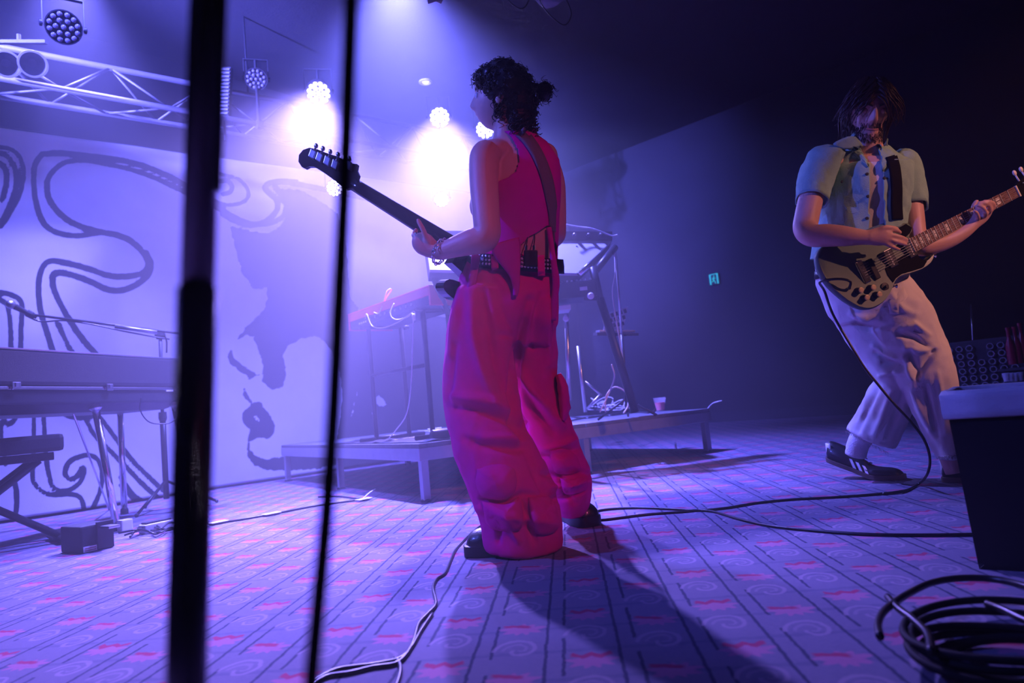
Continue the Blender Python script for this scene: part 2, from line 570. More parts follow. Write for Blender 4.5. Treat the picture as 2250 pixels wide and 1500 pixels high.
# ------------------------------------------------------------------ printed backdrop banner
# the print is traced in photo pixels and laid out on the cloth as ink (a signed distance field)
INK_LINES = [   # (half width px, points)
    (6.5, [(92, 338), (75, 370), (78, 440), (95, 490), (125, 512), (170, 519), (225, 512), (275, 524), (305, 545), (320, 565), (325, 585), (312, 600), (280, 607), (240, 606), (195, 592), (150, 580), (110, 574), (92, 590), (84, 625), (88, 680), (105, 740), (116, 775)]),
    (6.5, [(92, 338), (130, 336), (200, 343), (280, 356), (350, 378), (400, 402), (440, 425), (490, 455)]),
    (5.5, [(103, 400), (113, 380), (140, 358), (180, 352), (220, 358), (280, 372), (330, 388), (400, 418), (470, 452), (520, 480), (560, 492), (600, 488), (625, 470), (628, 440), (612, 420), (602, 405), (615, 398), (650, 400)]),
    (7.0, [(103, 400), (105, 430), (118, 455), (145, 482), (180, 500), (225, 512)]),
    (7.0, [(320, 555), (332, 580), (325, 605), (300, 625), (270, 637), (235, 636), (200, 620), (150, 603), (118, 602), (115, 625), (125, 655), (150, 700), (185, 750), (212, 778)]),
    (6.0, [(490, 470), (515, 485), (550, 495), (585, 485), (608, 462), (608, 440), (592, 425), (582, 412), (592, 402), (620, 400), (680, 410), (730, 420), (820, 440), (900, 470)]),
    (4.0, [(482, 382), (520, 392), (541, 412), (545, 432), (530, 446), (500, 450), (480, 445)]),
    (5.0, [(482, 398), (500, 398), (510, 410), (505, 422), (490, 426)]),
    (5.0, [(0, 322), (25, 328), (43, 345), (52, 375), (48, 410), (35, 445), (12, 485), (0, 500)]),
    (6.0, [(0, 335), (18, 345), (33, 370), (36, 400), (30, 430), (10, 475), (0, 490)]),
    (6.0, [(0, 358), (12, 372), (14, 400), (5, 440)]),
    (6.0, [(0, 642), (25, 648), (45, 662), (47, 690), (45, 730), (45, 775)]),
    (6.0, [(0, 658), (16, 672), (22, 710), (24, 775)]),
    (4.5, [(122, 708), (145, 750), (162, 778)]), (4.5, [(130, 712), (150, 765)]),
    (5.0, [(0, 890), (8, 920), (18, 933), (32, 920), (42, 890)]),
    (5.5, [(73, 885), (72, 940), (70, 1000), (68, 1050), (80, 1072), (105, 1086), (150, 1085), (172, 1095), (178, 1125)]),
    (5.5, [(94, 885), (94, 940), (97, 1000), (105, 1055), (118, 1075), (145, 1076), (170, 1060), (180, 1035), (176, 1028), (165, 1045), (150, 1053), (138, 1040), (145, 1018), (165, 1005), (195, 1000), (215, 1015), (221, 1050), (212, 1085), (195, 1120)]),
    (6.0, [(120, 887), (135, 908), (165, 918), (200, 915), (215, 900), (218, 880)]),
    (5.5, [(188, 922), (205, 955), (235, 985), (275, 1025), (320, 1070), (355, 1098)]), (5.5, [(212, 910), (240, 945), (285, 1005), (325, 1045), (362, 1078)]),
    (5.0, [(262, 1048), (290, 1085), (320, 1105)]), (5.0, [(262, 1065), (285, 1090), (300, 1112)]), (6.0, [(25, 1040), (33, 1080), (33, 1120), (28, 1145)]),
    (5.0, [(0, 930), (5, 980), (10, 1020)]),
    (2.0, [(610, 425), (622, 440), (632, 462)]),
]
INK_POLYS = [
    [(505, 495), (512, 530), (520, 560), (530, 600), (545, 615), (555, 635), (585, 633), (587, 660), (580, 680), (560, 700), (535, 725), (520, 748), (540, 735), (556, 740), (565, 765), (575, 790), (577, 820), (575, 835), (588, 850), (600, 856), (622, 850), (630, 825), (622, 780), (630, 760), (660, 745), (690, 738), (705, 742), (730, 770), (745, 820), (752, 870), (745, 930), (735, 985), (760, 1050), (900, 1050), (1010, 1000), (1020, 700), (900, 690), (800, 700), (770, 650), (760, 540), (745, 470), (700, 440), (660, 418), (620, 415), (608, 432), (622, 450), (630, 470), (618, 495), (590, 513), (550, 508)],
    [(508, 760), (500, 780), (505, 800), (525, 815), (540, 825), (545, 833), (568, 824), (550, 815), (530, 800), (512, 785)],
    [(536, 850), (532, 865), (545, 885), (552, 890), (540, 900), (530, 915), (535, 930), (550, 942), (545, 970), (545, 1000), (560, 1022), (590, 1033), (640, 1033), (700, 1030), (740, 1020), (745, 985), (640, 1000), (605, 1004), (585, 1010), (562, 1000), (550, 985), (552, 970), (570, 960), (590, 965), (600, 955), (605, 935), (595, 915), (580, 895), (570, 882), (555, 885), (545, 870)],
]
INK_HOLES = [
    [(557, 915), (565, 912), (571, 922), (568, 928), (562, 922)],
    [(822, 880), (830, 868), (842, 880), (848, 890), (832, 892), (826, 888), (820, 890)],
    [(784, 855), (782, 875), (774, 895), (772, 915), (778, 890), (782, 870)],
    [(816, 903), (822, 898), (818, 912)],
    [(630, 815), (655, 850), (735, 860), (748, 900), (735, 985), (700, 990), (630, 990), (605, 950), (612, 910), (622, 860)],
]
def inside(poly, x, y):
    c = False; n = len(poly); j = n - 1
    for i in range(n):
        xi, yi = poly[i]; xj, yj = poly[j]
        if (yi > y) != (yj > y) and x < (xj - xi) * (y - yi) / (yj - yi) + xi:
            c = not c
        j = i
    return c
def make_banner():
    s0, s1, nx, ny = -1.6, 5.75, 360, 150
    smooth_lines = [(w, [(p.x, p.y) for p in cat([(a, b, 0) for a, b in pts], 5)]) for w, pts in INK_LINES]
    boxes = [(min(p[0] for p in q) - 4 * w, max(p[0] for p in q) + 4 * w, min(p[1] for p in q) - 4 * w, max(p[1] for p in q) + 4 * w, w, q) for w, q in smooth_lines]
    def polyd(poly, x, y):
        d = min(seg_dist(x, y, poly[i - 1], poly[i])[0] for i in range(len(poly)))
        return -d if inside(poly, x, y) else d
    pb = [(min(p[0] for p in q) - 30, max(p[0] for p in q) + 30, min(p[1] for p in q) - 30, max(p[1] for p in q) + 30, q) for q in INK_POLYS + INK_HOLES]
    np_ = len(INK_POLYS)
    bm = BM(); V = []; F = []
    for j in range(ny + 1):
        row = []
        for i in range(nx + 1):
            s = s0 + (s1 - s0) * i / nx
            top = 2.775 + 0.062 * max(s, -1.0)
            z = 0.02 + (top - 0.02) * j / ny
            low = max(0, 1 - z / 1.2)
            t = 0.02 * math.sin(s * 4.1 + 0.6 * math.sin(z * 2)) * (0.25 + low) + 0.02 * noise.noise((s * 1.7, z * 1.2, 3.0)) + 0.05 * low * low * math.sin(s * 2.3 + 1)
            flat = R(s, 0, z)
            px, py, d = PR(flat)
            q = 60.0
            wig = 2.0 * noise.noise((px * 0.09, py * 0.09, 0)) + 1.2 * noise.noise((px * 0.3, py * 0.3, 2))
            if d > 0.5:
                for x0, x1, y0, y1, w, pts in boxes:
                    if x0 < px < x1 and y0 < py < y1:
                        m = min(seg_dist(px, py, pts[k], pts[k + 1])[0] for k in range(len(pts) - 1))
                        q = min(q, m - w * (1 + 0.18 * noise.noise((px * 0.02, py * 0.02, 5))) + 0.5 * wig)
                hole = 60.0
                for k, (x0, x1, y0, y1, poly) in enumerate(pb):
                    if x0 < px < x1 and y0 < py < y1:
                        dd = polyd(poly, px, py) + wig * 1.6
                        if k < np_: q = min(q, dd)
                        else: hole = min(hole, dd)
                q = max(q, -hole)
            v = bm.verts.new(R(s, t, z)); row.append(v); F.append(max(-20, min(20, q)))
        V.append(row)
    for j in range(ny):
        for i in range(nx):
            bm.faces.new((V[j][i], V[j][i + 1], V[j + 1][i + 1], V[j + 1][i]))
    o = obj('backdrop_banner', bm, None, smooth=True, recalc=False)
    at = o.data.attributes.new('ink', 'FLOAT', 'POINT')
    at.data.foreach_set('value', F)
    m, nt, b = new_mat('printed_cloth'); X.tree = nt
    a = nt.nodes.new('ShaderNodeAttribute'); a.attribute_name = 'ink'
    rag = (X(tex_noise(nt, 70, 3)) - 0.5) * 2.5
    ink = 1 - (X(a.outputs['Fac']) + rag).sm(-0.8, 0.8)
    cl = mixc(nt, X(tex_noise(nt, 5, 4)), (0.40, 0.40, 0.43), (0.50, 0.50, 0.53))
    nt.links.new(mixc(nt, ink, cl, (0.02, 0.024, 0.035)), b.inputs['Base Color'])
    b.inputs['Roughness'].default_value = 0.85; b.inputs['Specular IOR Level'].default_value = 0.15
    bn = nt.nodes.new('ShaderNodeBump'); bn.inputs['Strength'].default_value = 0.15; bn.inputs['Distance'].default_value = 0.005
    nt.links.new(tex_noise(nt, 160, 2), bn.inputs['Height']); nt.links.new(bn.outputs[0], b.inputs['Normal'])
    o.data.materials.append(m)
    sd = o.modifiers.new('thickness', 'SOLIDIFY'); sd.thickness = 0.004; sd.offset = 0
    props(o, 'pale cloth backdrop printed with dark swirling hair lines and a face in profile', 'backdrop')
    # the pipe it hangs from
    bm = BM(); rod(bm, R(-1.65, -0.03, 2.775 + 0.062 * -1.0), R(-1.0, -0.03, 2.775 - .062), 0.02)
    rod(bm, R(-1.0, -0.03, 2.775 - .062), R(5.8, -0.03, 2.775 + 0.062 * 5.8), 0.02)
    obj('hanging_pipe', bm, M['black_metal'], o)
    return o
banner = make_banner()

# ------------------------------------------------------------------ lighting truss parallel to the banner
TT = 0.6
M['truss_grey'] = mat('dull_aluminium', (0.09, 0.09, 0.105), 0.6, 0.4, var=0.15, scale=20)
def truss():
    s0, s1 = -1.2, 5.0
    t = thing('lighting_truss', 'silver triangular lighting truss hung in front of the backdrop', 'truss', R(1.9, TT, 2.75))
    def zc(s, up): return (3.09 + 0.082 * s) if up else (2.81 + 0.067 * s)
    off = 0.14
    ch = {'u': lambda s: R(s, TT, zc(s, 1)), 'a': lambda s: R(s, TT + off, zc(s, 0)), 'b': lambda s: R(s, TT - off, zc(s, 0))}
    for k in 'uab':
        bm = BM(); rod(bm, ch[k](s0), ch[k](s1), 0.02, 12); obj('chord', bm, M['truss_grey'], t, True)
    n = 9; st = (s1 - s0) / n
    for i in range(n):
        a, b = s0 + st * i, s0 + st * (i + 1); mid = (a + b) / 2
        for x, y, p, q in (('a', 'u', a, mid), ('a', 'u', b, mid), ('b', 'u', a, mid), ('b', 'u', b, mid), ('a', 'b', a, mid), ('b', 'a', mid, b)):
            bm = BM(); rod(bm, ch[x](p), ch[y](q), 0.009, 8); obj('brace', bm, M['truss_grey'], t, True)
    for s in (-0.6, 1.55, 4.4):        # drop rods to the ceiling
        bm = BM(); rod(bm, ch['u'](s), R(s, TT, CEIL), 0.008, 8); obj('hanger', bm, M['black_metal'], t)
    return ch
CH = truss()
# ================================================================== stage lamps
VIOLET = (0.42, 0.30, 1.0)
BLUE = (0.10, 0.16, 1.0)
M['lamp_body'] = mat('lamp_housing', (0.03, 0.03, 0.035), 0.45, 0.2, var=0.2)
M['lens_lit'] = mat('lit_lens', (0.9, 0.9, 1.0), 0.3, var=0.0, emit=(0.78, 0.72, 1.0), estr=10)
M['lens_soft'] = mat('lit_led', (0.9, 0.9, 1.0), 0.3, var=0.0, emit=(0.80, 0.76, 1.0), estr=5)
M['lens_off'] = mat('unlit_lens', (0.12, 0.12, 0.16), 0.1, var=0.1, coat=0.5, spec=0.8)
M['lens_plate'] = mat('lens_plate', (0.05, 0.05, 0.06), 0.4, var=0.2)
for _m in ('lens_lit', 'lens_soft'):
    M[_m].cycles.emission_sampling = 'NONE'
def led_par(loc, aim, r, label, group, lit=None, hang=None, nled=19):
    loc = Vector(loc); ax = (Vector(aim) - loc).normalized()
    a, b = frame_of(ax)
    t = thing('stage_lamp', label, 'stage light', loc, group)
    bm = BM()
    lathe(bm, loc - ax * (r * 1.7), ax, [(r * .45, 0), (r * .8, r * .12), (r * .92, r * .5), (r, r * .9), (r * 1.02, r * 1.75), (r * .95, r * 1.75), (r * .93, r * 1.55)], 28)
    autosmooth(obj('housing', bm, M['lamp_body'], t))
    bm = BM(); lathe(bm, loc - ax * (r * .12), ax, [(r * .93, 0), (r * .93, r * .02)], 28)
    obj('lens_plate', bm, M['lens_plate'], t)
    bm = BM(); pts = [(0, 0)] + [(.42, k * 60) for k in range(6)] + [(.76, k * 30 + 15) for k in range(12)]
    for q, dg in pts:
        c = loc + (a * math.cos(math.radians(dg)) + b * math.sin(math.radians(dg))) * (r * q)
        ellipsoid(bm, c, a * r * .165, b * r * .165, ax * r * .14, 10, 6)
    o = obj('leds', bm, {None: M['lens_off'], 'soft': M['lens_soft'], 'hot': M['lens_lit']}[lit], t, True)
    props(o, kind='stuff')
    up = Vector((0, 0, 1)); side = ax.cross(up).normalized()
    bm = BM(); top = loc - ax * r * .6 + up * r * 1.9
    pv = loc - ax * r * .6
    for s in (-1, 1):
        box(bm, pv + side * s * r * 1.1 + up * r * .95, r * .06, r * .3, r * 2.0, side, side.cross(up), up)
    box(bm, top, r * 2.26, r * .3, r * .07, side, side.cross(up), up)
    obj('yoke', bm, M['lamp_body'], t)
    for s in (-1, 1):
        bm = BM(); lathe(bm, pv + side * s * r * 1.1, side * s, [(r * .2, 0), (r * .2, r * .14), (r * .12, r * .18)], 12); obj('pivot_knob', bm, M['lamp_body'], t)
    if hang is not None:
        bm = BM(); rod(bm, top, Vector(hang), 0.012, 10); obj('clamp_arm', bm, M['black_metal'], t)
        bm = BM(); box(bm, Vector(hang), .05, .06, .07, E1, E2, (0, 0, 1), .006); obj('clamp', bm, M['lamp_body'], t)
    return loc + ax * (r * .3)
STAGE = Vector((0.0, 2.6, 0.3))
def truss_lamp(px, py, t, r, label, aim, lit, hang_z=None, group='lamps on the truss'):
    p = on_plane(px, py, t)
    s = (p - B0).dot(E1)
    zz = 2.81 + 0.067 * s if hang_z is None else hang_z
    return led_par(p, aim, r, label, group, lit, R(s, t, zz))
la = truss_lamp(700, 205, TT + 0.2, 0.105, 'glaring white stage lamp on the truss above the bass headstock', (-0.6, 1.8, 0.2), 'hot')
lb = truss_lamp(966, 258, TT + 0.2, 0.105, 'glaring white stage lamp on the truss beside the woman\'s face', (0.2, 1.6, 0.2), 'hot')
lc = truss_lamp(1066, 284, TT + 0.2, 0.105, 'glaring white stage lamp on the truss behind the woman\'s neck', (0.7, 2.4, 0.2), 'hot')
ld = truss_lamp(736, 413, TT - 0.1, 0.08, 'lit round LED lamp hung under the truss below the bass headstock', (-0.8, 1.5, 0.6), 'soft')
le = truss_lamp(970, 438, TT - 0.1, 0.08, 'lit round LED lamp hung under the truss beside the woman\'s shoulder', (-0.1, 1.5, 0.6), 'soft')
truss_lamp(563, 174, TT + 0.15, 0.085, 'unlit round LED lamp above the truss beside the striped LED bar', W(480, 420, 1.2), None, 2.9, 'unlit LED lamps')
led_par(W(140, 60, 3.6), W(250, 300, 1.2), 0.085, 'unlit round LED lamp hung above the pair of ring blinders', 'unlit LED lamps', None, W(140, 60, 3.6) + Vector((0, 0, 0.55)))
VIOLET2 = (0.28, 0.21, 1.0)
spot('lamp_beam', la, (-1.2, 2.7, 0), 4200, VIOLET2, 48, 1.0, 0.06)
spot('lamp_beam', lb, (-0.35, 3.2, 0), 7000, VIOLET2, 41, 1.0, 0.06)
spot('lamp_beam', lc, (1.7, 2.9, 0.6), 520, (0.22, 0.24, 1.0), 22, 0.7, 0.06)
spot('lamp_beam', ld, (-0.8, 1.5, 0.6), 40, VIOLET, 90, 0.8, 0.05)
spot('lamp_beam', le, (-0.1, 1.5, 0.6), 40, VIOLET, 90, 0.8, 0.05)
# wash lamps out of frame: on the side pipe (upper left), added ones that light the haze, front lamps on the hall side
HAZEBLUE = (0.14, 0.14, 1.0)
wash = W(120, -330, 3.2)
wash.z = min(wash.z, CEIL - 0.35)
lw = led_par(wash, R(1.0, 0.1, 1.0), 0.12, 'lit round wash lamp on the side pipe above the electric piano', 'wash lamps', 'hot', wash + Vector((0, 0, 0.28)))
spot('lamp_beam', lw, R(1.0, 0.1, 1.0), 450, (0.12, 0.13, 1.0), 75, 0.8, 0.08)
haze_fill = R(-2.2, 1.3, CEIL - 0.75)  # unseen lamp, added to brighten the upper haze along the truss
lw2 = led_par(haze_fill, R(3.4, 0.4, 3.25), 0.12, 'added lamp out of view, brightening the haze along the truss', 'wash lamps', 'hot', haze_fill + Vector((0, 0, 0.6)))
spot('lamp_beam', lw2, R(3.4, 0.4, 3.25), 20000, HAZEBLUE, 36, 1.0, 0.08)
haze_fill2 = R(-2.6, 2.4, CEIL - 1.0)  # another unseen lamp, added to light the haze left of centre
lw3 = led_par(haze_fill2, R(2.4, 1.6, 2.2), 0.12, 'added lamp out of view, brightening the haze in front of the backdrop', 'wash lamps', 'hot', haze_fill2 + Vector((0, 0, 0.8)))
spot('lamp_beam', lw3, R(2.4, 1.6, 2.2), 5000, (0.11, 0.11, 1.0), 36, 0.9, 0.08)
foh = Vector((4.6, -0.3, 2.9))
lf = led_par(foh, (1.6, 2.7, 0.9), 0.12, 'lit warm front lamp on the hall side of the stage', 'front lamps', 'hot', foh + Vector((0, 0, 0.5)))
spot('lamp_beam', lf, (1.75, 2.75, 0.95), 620, (1.0, 0.36, 0.30), 17, 0.6, 0.05)
foh2 = Vector((2.2, -2.0, 3.2))
lf2 = led_par(foh2, (0.05, 2.3, 0.8), 0.12, 'lit pink front lamp on the hall side of the stage', 'front lamps', 'hot', foh2 + Vector((0, 0, 0.5)))
wash4 = Vector((-3.3, 1.6, 3.1))
lw4 = led_par(wash4, (0.9, 2.2, 0.5), 0.12, 'lit round blue side lamp on a pipe at the piano side of the stage', 'wash lamps', 'hot', wash4 + Vector((0, 0, 0.7)))
spot('lamp_beam', lw4, (0.6, 2.3, 0.6), 800, (0.10, 0.12, 1.0), 40, 0.7, 0.06)
for wp, tgt, en, col, deg, lab in ((W(150, -135, 4.4), (-2.7, 4.3, 0.0), 3600, (0.18, 0.165, 1.0), 70, 'added lamp out of view above the piano, facing down to brighten the haze'), (W(860, -105, 4.7), (-0.5, 4.7, 0.0), 6500, (0.15, 0.15, 1.0), 96, 'added lamp out of view above the riser, facing down to brighten the haze')):  # two unseen lamps, added so the air at the top glows
    lq = led_par(wp, tgt, 0.11, lab, 'wash lamps', 'hot', Vector((wp.x, wp.y, CEIL)))
    spot('lamp_beam', lq, tgt, en, col, deg, 1.0, 0.08)
spot('lamp_beam', lf2, (0.1, 2.35, 0.62), 300, (1.0, 0.12, 0.42), 17, 0.6, 0.05)

M['rim_grey'] = mat('grey_rim', (0.14, 0.14, 0.16), 0.5, var=0.1)
# pair of ring blinders at the left
bl = thing('ring_blinder', 'pair of round ring blinder lamps side by side on the truss', 'stage light', W(45, 140, 4.2))
for px in (14, 72):
    c = W(px, 140, 4.2); ax = (W(px + 60, 240, 3) - c).normalized()
    bm = BM(); r = 0.078
    lathe(bm, c - ax * .1, ax, [(r * .5, 0), (r * .9, .03), (r, .1), (r, .115), (r * .88, .115), (r * .84, .1), (r * .3, .05)], 32)
    o = autosmooth(obj('bowl', bm, M['lamp_body'], bl))
    bm = BM(); lathe(bm, c + ax * .012, ax, [(r * .88, 0), (r * 1.03, 0), (r * 1.03, .008), (r * .88, .008), (r * .88, 0)], 32, cap=False)
    autosmooth(obj('rim', bm, M['rim_grey'], o))
bm = BM(); c = W(43, 140, 4.2) + Vector((0, 0, .14)); box(bm, c, .34, .03, .02, RGT, FWD, UPV); rod(bm, c, Vector((c.x, c.y, 3.02)) , .012); obj('bracket', bm, M['black_paint'], bl)
# striped LED bar standing on the truss
eb = thing('led_bar', 'upright striped LED bar fixed on the truss behind the near pole', 'stage light', on_plane(492, 258, TT + .05))
c0, c1 = on_plane(497, 152, TT + .05), on_plane(492, 256, TT + .05)
ax = (c0 - c1).normalized(); L = (c0 - c1).length
bm = BM(); box(bm, (c0 + c1) / 2, .095, .05, L + .02, RGT, FWD, ax, .004); ebo = obj('housing', bm, M['lamp_body'], eb)
for i in range(13):
    bm = BM(); box(bm, c1 + ax * (L * (i + .5) / 13) - FWD * .03, .085, .02, L / 13 * .55, RGT, FWD, ax); obj('segment', bm, M['rim_grey'], eb)
bm = BM(); rod(bm, c1 + Vector((0, 0, .02)), Vector((c1.x, c1.y, c1.z - .2)), .01); obj('bracket', bm, M['black_metal'], eb)
# fixtures under the ceiling at the top of the frame
M['clear_bag'] = mat('clear_plastic', (0.8, 0.8, 0.9), 0.15, var=0.05, alpha=0.18, spec=0.9, bump=0.6, bscale=30)
def covered_lamp(px, py, d, r, label):
    c = W(px, py, d); dn = Vector((0.15, -0.25, -1)).normalized()
    t = thing('covered_lamp', label, 'ceiling light', c, 'plastic wrapped lamps under the ceiling')
    bm = BM(); lathe(bm, c - dn * r * 1.6, dn, [(r * .35, 0), (r * .5, .02), (r * .55, r * 1.2), (r * .4, r * 1.9)], 20); autosmooth(obj('housing', bm, M['lamp_body'], t))
    bm = BM(); lathe(bm, c - dn * r * 1.5, dn, [(r * .6, 0), (r * .95, r * .6), (r * 1.0, r * 1.5), (r * .8, r * 2.2), (r * .35, r * 2.55)], 24)
    wrinkle(bm, 18, .008); obj('plastic_cover', bm, M['clear_bag'], t, True)
    bm = BM(); rod(bm, c - dn * r * 1.5, Vector((c.x, c.y, CEIL)), .01); obj('hanger', bm, M['black_metal'], t)
    bm = BM(); a, b = frame_of(dn)
    tube(bm, [c + a * r * 1.0, c + a * r * .9 + dn * r * 1.8, c - a * r * .2 + dn * r * 2.9, c - a * r * 1.2 + dn * r * 1.7, c - a * r * 1.1], .003, 6); obj('loose_wire', bm, M['cable'], t)
covered_lamp(1205, -25, 3.6, .085, 'plastic wrapped lamp with wires under the ceiling, above the woman\'s hair bun')
covered_lamp(1112, -60, 3.6, .085, 'plastic wrapped lamp with a loose wire hanging under the ceiling, left of its twin')
bm = BM(); c = W(948, -6, 3.7)
dl = thing('barn_door_bracket', 'small white folded metal flap hanging under the ceiling', 'bracket', c)
box(bm, c, .055, .004, .06, RGT + UPV * .3, FWD, None); obj('flap', bm, M['white_plastic'], dl)
bm = BM(); box(bm, c + RGT * .045, .045, .004, .06, RGT - UPV * .5, FWD, None); obj('flap', bm, M['white_plastic'], dl)
bm = BM(); rod(bm, c + UPV * .03, Vector((c.x, c.y, CEIL)), .006); obj('hanger', bm, M['black_metal'], dl)
# small recessed lights in the ceiling
M['downlight'] = mat('downlight_lens', (0.9, 0.85, 0.9), 0.3, var=0, emit=(1.0, 0.85, 1.0), estr=1.2)
for px, py, lab in ((935, 179, 'small recessed ceiling light above the two glaring truss lamps'), (1883, 170, 'small recessed ceiling light above the man\'s hair')):
    c = G(px, py, CEIL)
    t = thing('recessed_light', lab, 'ceiling light', c)
    bm = BM(); lathe(bm, c, (0, 0, -1), [(.07, 0), (.07, .012), (.05, .016), (.045, .004)], 20); autosmooth(obj('trim_ring', bm, M['white_plastic'], t))
    bm = BM(); lathe(bm, c, (0, 0, -1), [(.04, .002), (.03, .014)], 16); obj('lens', bm, M['downlight'], t)
# ================================================================== riser with keyboards
RZ = 0.309
RA = Vector((0.83, 0.557, 0)).normalized(); RB = Vector((-RA.y, RA.x, 0))
RC = G(930, 1105)                      # near corner on the floor
LA, LB = 2.30, 2.72
def RP(a, b, z=0.0): return RC + RA * a + RB * b + Vector((0, 0, z))
M['riser_top'] = mat('riser_carpet_top', (0.10, 0.10, 0.11), 0.85, var=0.25, scale=60, bump=0.3)
M['riser_edge'] = mat('riser_aluminium_edge', (0.33, 0.34, 0.38), 0.42, 0.7, var=0.15, scale=20)
ri = thing('stage_riser', 'low grey stage riser on square metal legs carrying the keyboards', 'platform', RP(LA / 2, LB / 2))
for i in range(2):
    for j in range(2):
        bm = BM(); box(bm, RP(LA * (i + .5) / 2, LB * (j + .5) / 2, RZ - .012), LA / 2 - .006, LB / 2 - .006, .024, RA, RB, (0, 0, 1), .003); obj('deck_panel', bm, M['riser_top'], ri)
for p, q, n in ((RP(0, 0), RP(LA, 0), RB), (RP(0, 0), RP(0, LB), RA), (RP(LA, 0), RP(LA, LB), -RA), (RP(0, LB), RP(LA, LB), -RB)):
    ax = (q - p).normalized(); bm = BM(); box(bm, (p + q) / 2 + n * .02 + Vector((0, 0, RZ - .024 - .034)), (q - p).length, .04, .068, ax, n, (0, 0, 1), .003); obj('edge_rail', bm, M['riser_edge'], ri)
for i in range(3):
    for j in range(3):
        if i == 1 and j == 1: continue
        a = .035 + (LA - .07) * i / 2; b = .035 + (LB - .07) * j / 2
        bm = BM(); box(bm, RP(a, b, (RZ - .09) / 2), .042, .042, RZ - .09, RA, RB, (0, 0, 1), .003); lg = obj('leg', bm, M['riser_edge'], ri)
        bm = BM(); lathe(bm, RP(a, b, 0), (0, 0, 1), [(.03, 0), (.03, .01), (.012, .02), (.012, .05)], 14); obj('foot', bm, M['rubber'], lg)
# crumpled black cloth left on the deck
bm = BM(); nx = 26
cl = [[bm.verts.new(RP(.03 + .85 * i / nx, .03 + 1.5 * j / nx, RZ + .006 + .022 * max(0, noise.noise((i * .35, j * .35, 1.7))) ** 1.2)) for i in range(nx + 1)] for j in range(nx + 1)]
for j in range(nx):
    for i in range(nx): bm.faces.new((cl[j][i], cl[j][i + 1], cl[j + 1][i + 1], cl[j + 1][i]))
M['black_cloth'] = mat('black_cloth', (0.04, 0.04, 0.05), 0.9, var=0.2, scale=60, bump=0.3)
o = obj('deck_cloth', bm, M['black_cloth'], None, True); sd = o.modifiers.new('t', 'SOLIDIFY'); sd.thickness = .004
props(o, 'thin black cloth lying rumpled on the near corner of the riser', 'cloth')

# ------------------------------------------------------------------ red keyboard on its stand
M['red_lacquer'] = mat('red_lacquer', (0.75, 0.012, 0.035), 0.25, var=0.05, coat=0.4)
M['key_white'] = mat('white_keys', (0.8, 0.8, 0.78), 0.3, var=0.03)
kL, kR = W(768, 690, 4.72), W(942, 629, 3.93)
kz = (kL.z + kR.z) / 2; kL.z = kR.z = kz
kx = (kL - kR).normalized(); ky = Vector((kx.y, -kx.x, 0))
if ky.y < 0: ky = -ky                 # away from the camera
kb = thing('stage_keyboard', 'red stage keyboard with its rear sockets and cables towards the viewer', 'keyboard', (kL + kR) / 2 - Vector((0, 0, .11)))
kc = (kL + kR) / 2; kl = (kL - kR).length
bm = BM(); box(bm, kc + ky * .16 - Vector((0, 0, .055)), kl, .32, .105, kx, ky, (0, 0, 1), .008); body = obj('body', bm, M['black_plastic'], kb)
bm = BM(); box(bm, kc + ky * .155 - Vector((0, 0, .004)), kl + .012, .335, .012, kx, ky, (0, 0, 1), .003); obj('top_panel', bm, M['red_lacquer'], kb)
bm = BM(); box(bm, kc - ky * .004 - Vector((0, 0, .03)), kl + .012, .012, .05, kx, ky, (0, 0, 1), .003); obj('rear_rail', bm, M['red_lacquer'], kb)
for e in (-1, 1):
    bm = BM(); box(bm, kc + kx * e * (kl / 2 + .008) + ky * .16 - Vector((0, 0, .055)), .018, .335, .118, kx, ky, (0, 0, 1), .004); obj('end_cheek', bm, M['red_lacquer'], kb)
for i in range(30):
    bm = BM(); box(bm, kc + kx * (kl * (i - 14.5) / 31) + ky * .25 + Vector((0, 0, .008)), kl / 31 - .002, .13, .016, kx, ky, (0, 0, 1)); obj('white_key', bm, M['key_white'], kb)
for i in range(9):
    bm = BM(); lathe(bm, kc - ky * .002 - kx * (.32 - .065 * i) - Vector((0, 0, .075)), -ky, [(.008, 0), (.008, .008), (.005, .008), (.005, .002)], 10); obj('socket', bm, M['steel'], kb)
for i in range(4):
    bm = BM(); box(bm, kc - ky * .0015 + kx * (.28 + .03 * i) - Vector((0, 0, .085)), .018, .003, .012, kx, ky, (0, 0, 1)); obj('rear_lettering', bm, M['paper'], kb)
M['white_cable'] = mat('pale_cable', (0.75, 0.72, 0.75), 0.4, var=0.05)
def px_cable(name, label, pts, r, m='cable', group=None, catg='cable', parent=None, k=6):
    bm = BM(); tube(bm, [W(*p) for p in pts], r, 7, k)
    o = obj(name, bm, M[m], parent, True)
    return props(o, label, catg if parent is None else None, group)
px_cable('audio_cable', 'pale audio cable looping up over the back of the red keyboard', [(803, 700, 4.5), (806, 690, 4.44), (818, 716, 4.4), (845, 719, 4.3), (880, 704, 4.2), (908, 684, 4.05), (912, 690, 4.0)], .0035, 'white_cable', 'cables on the red keyboard')
px_cable('audio_cable', 'pale audio cable standing in a tall loop above the red keyboard', [(822, 686, 4.4), (832, 688, 4.36), (842, 668, 4.34), (850, 640, 4.34), (860, 636, 4.35), (848, 655, 4.37), (842, 670, 4.42)], .0035, 'white_cable', 'cables on the red keyboard')
px_cable('audio_cable', 'pale audio cable curling below the sockets of the red keyboard', [(866, 666, 4.18), (858, 685, 4.16), (862, 698, 4.14), (875, 702, 4.12), (895, 696, 4.08), (905, 688, 4.02), (907, 696, 4.0)], .0035, 'white_cable', 'cables on the red keyboard')
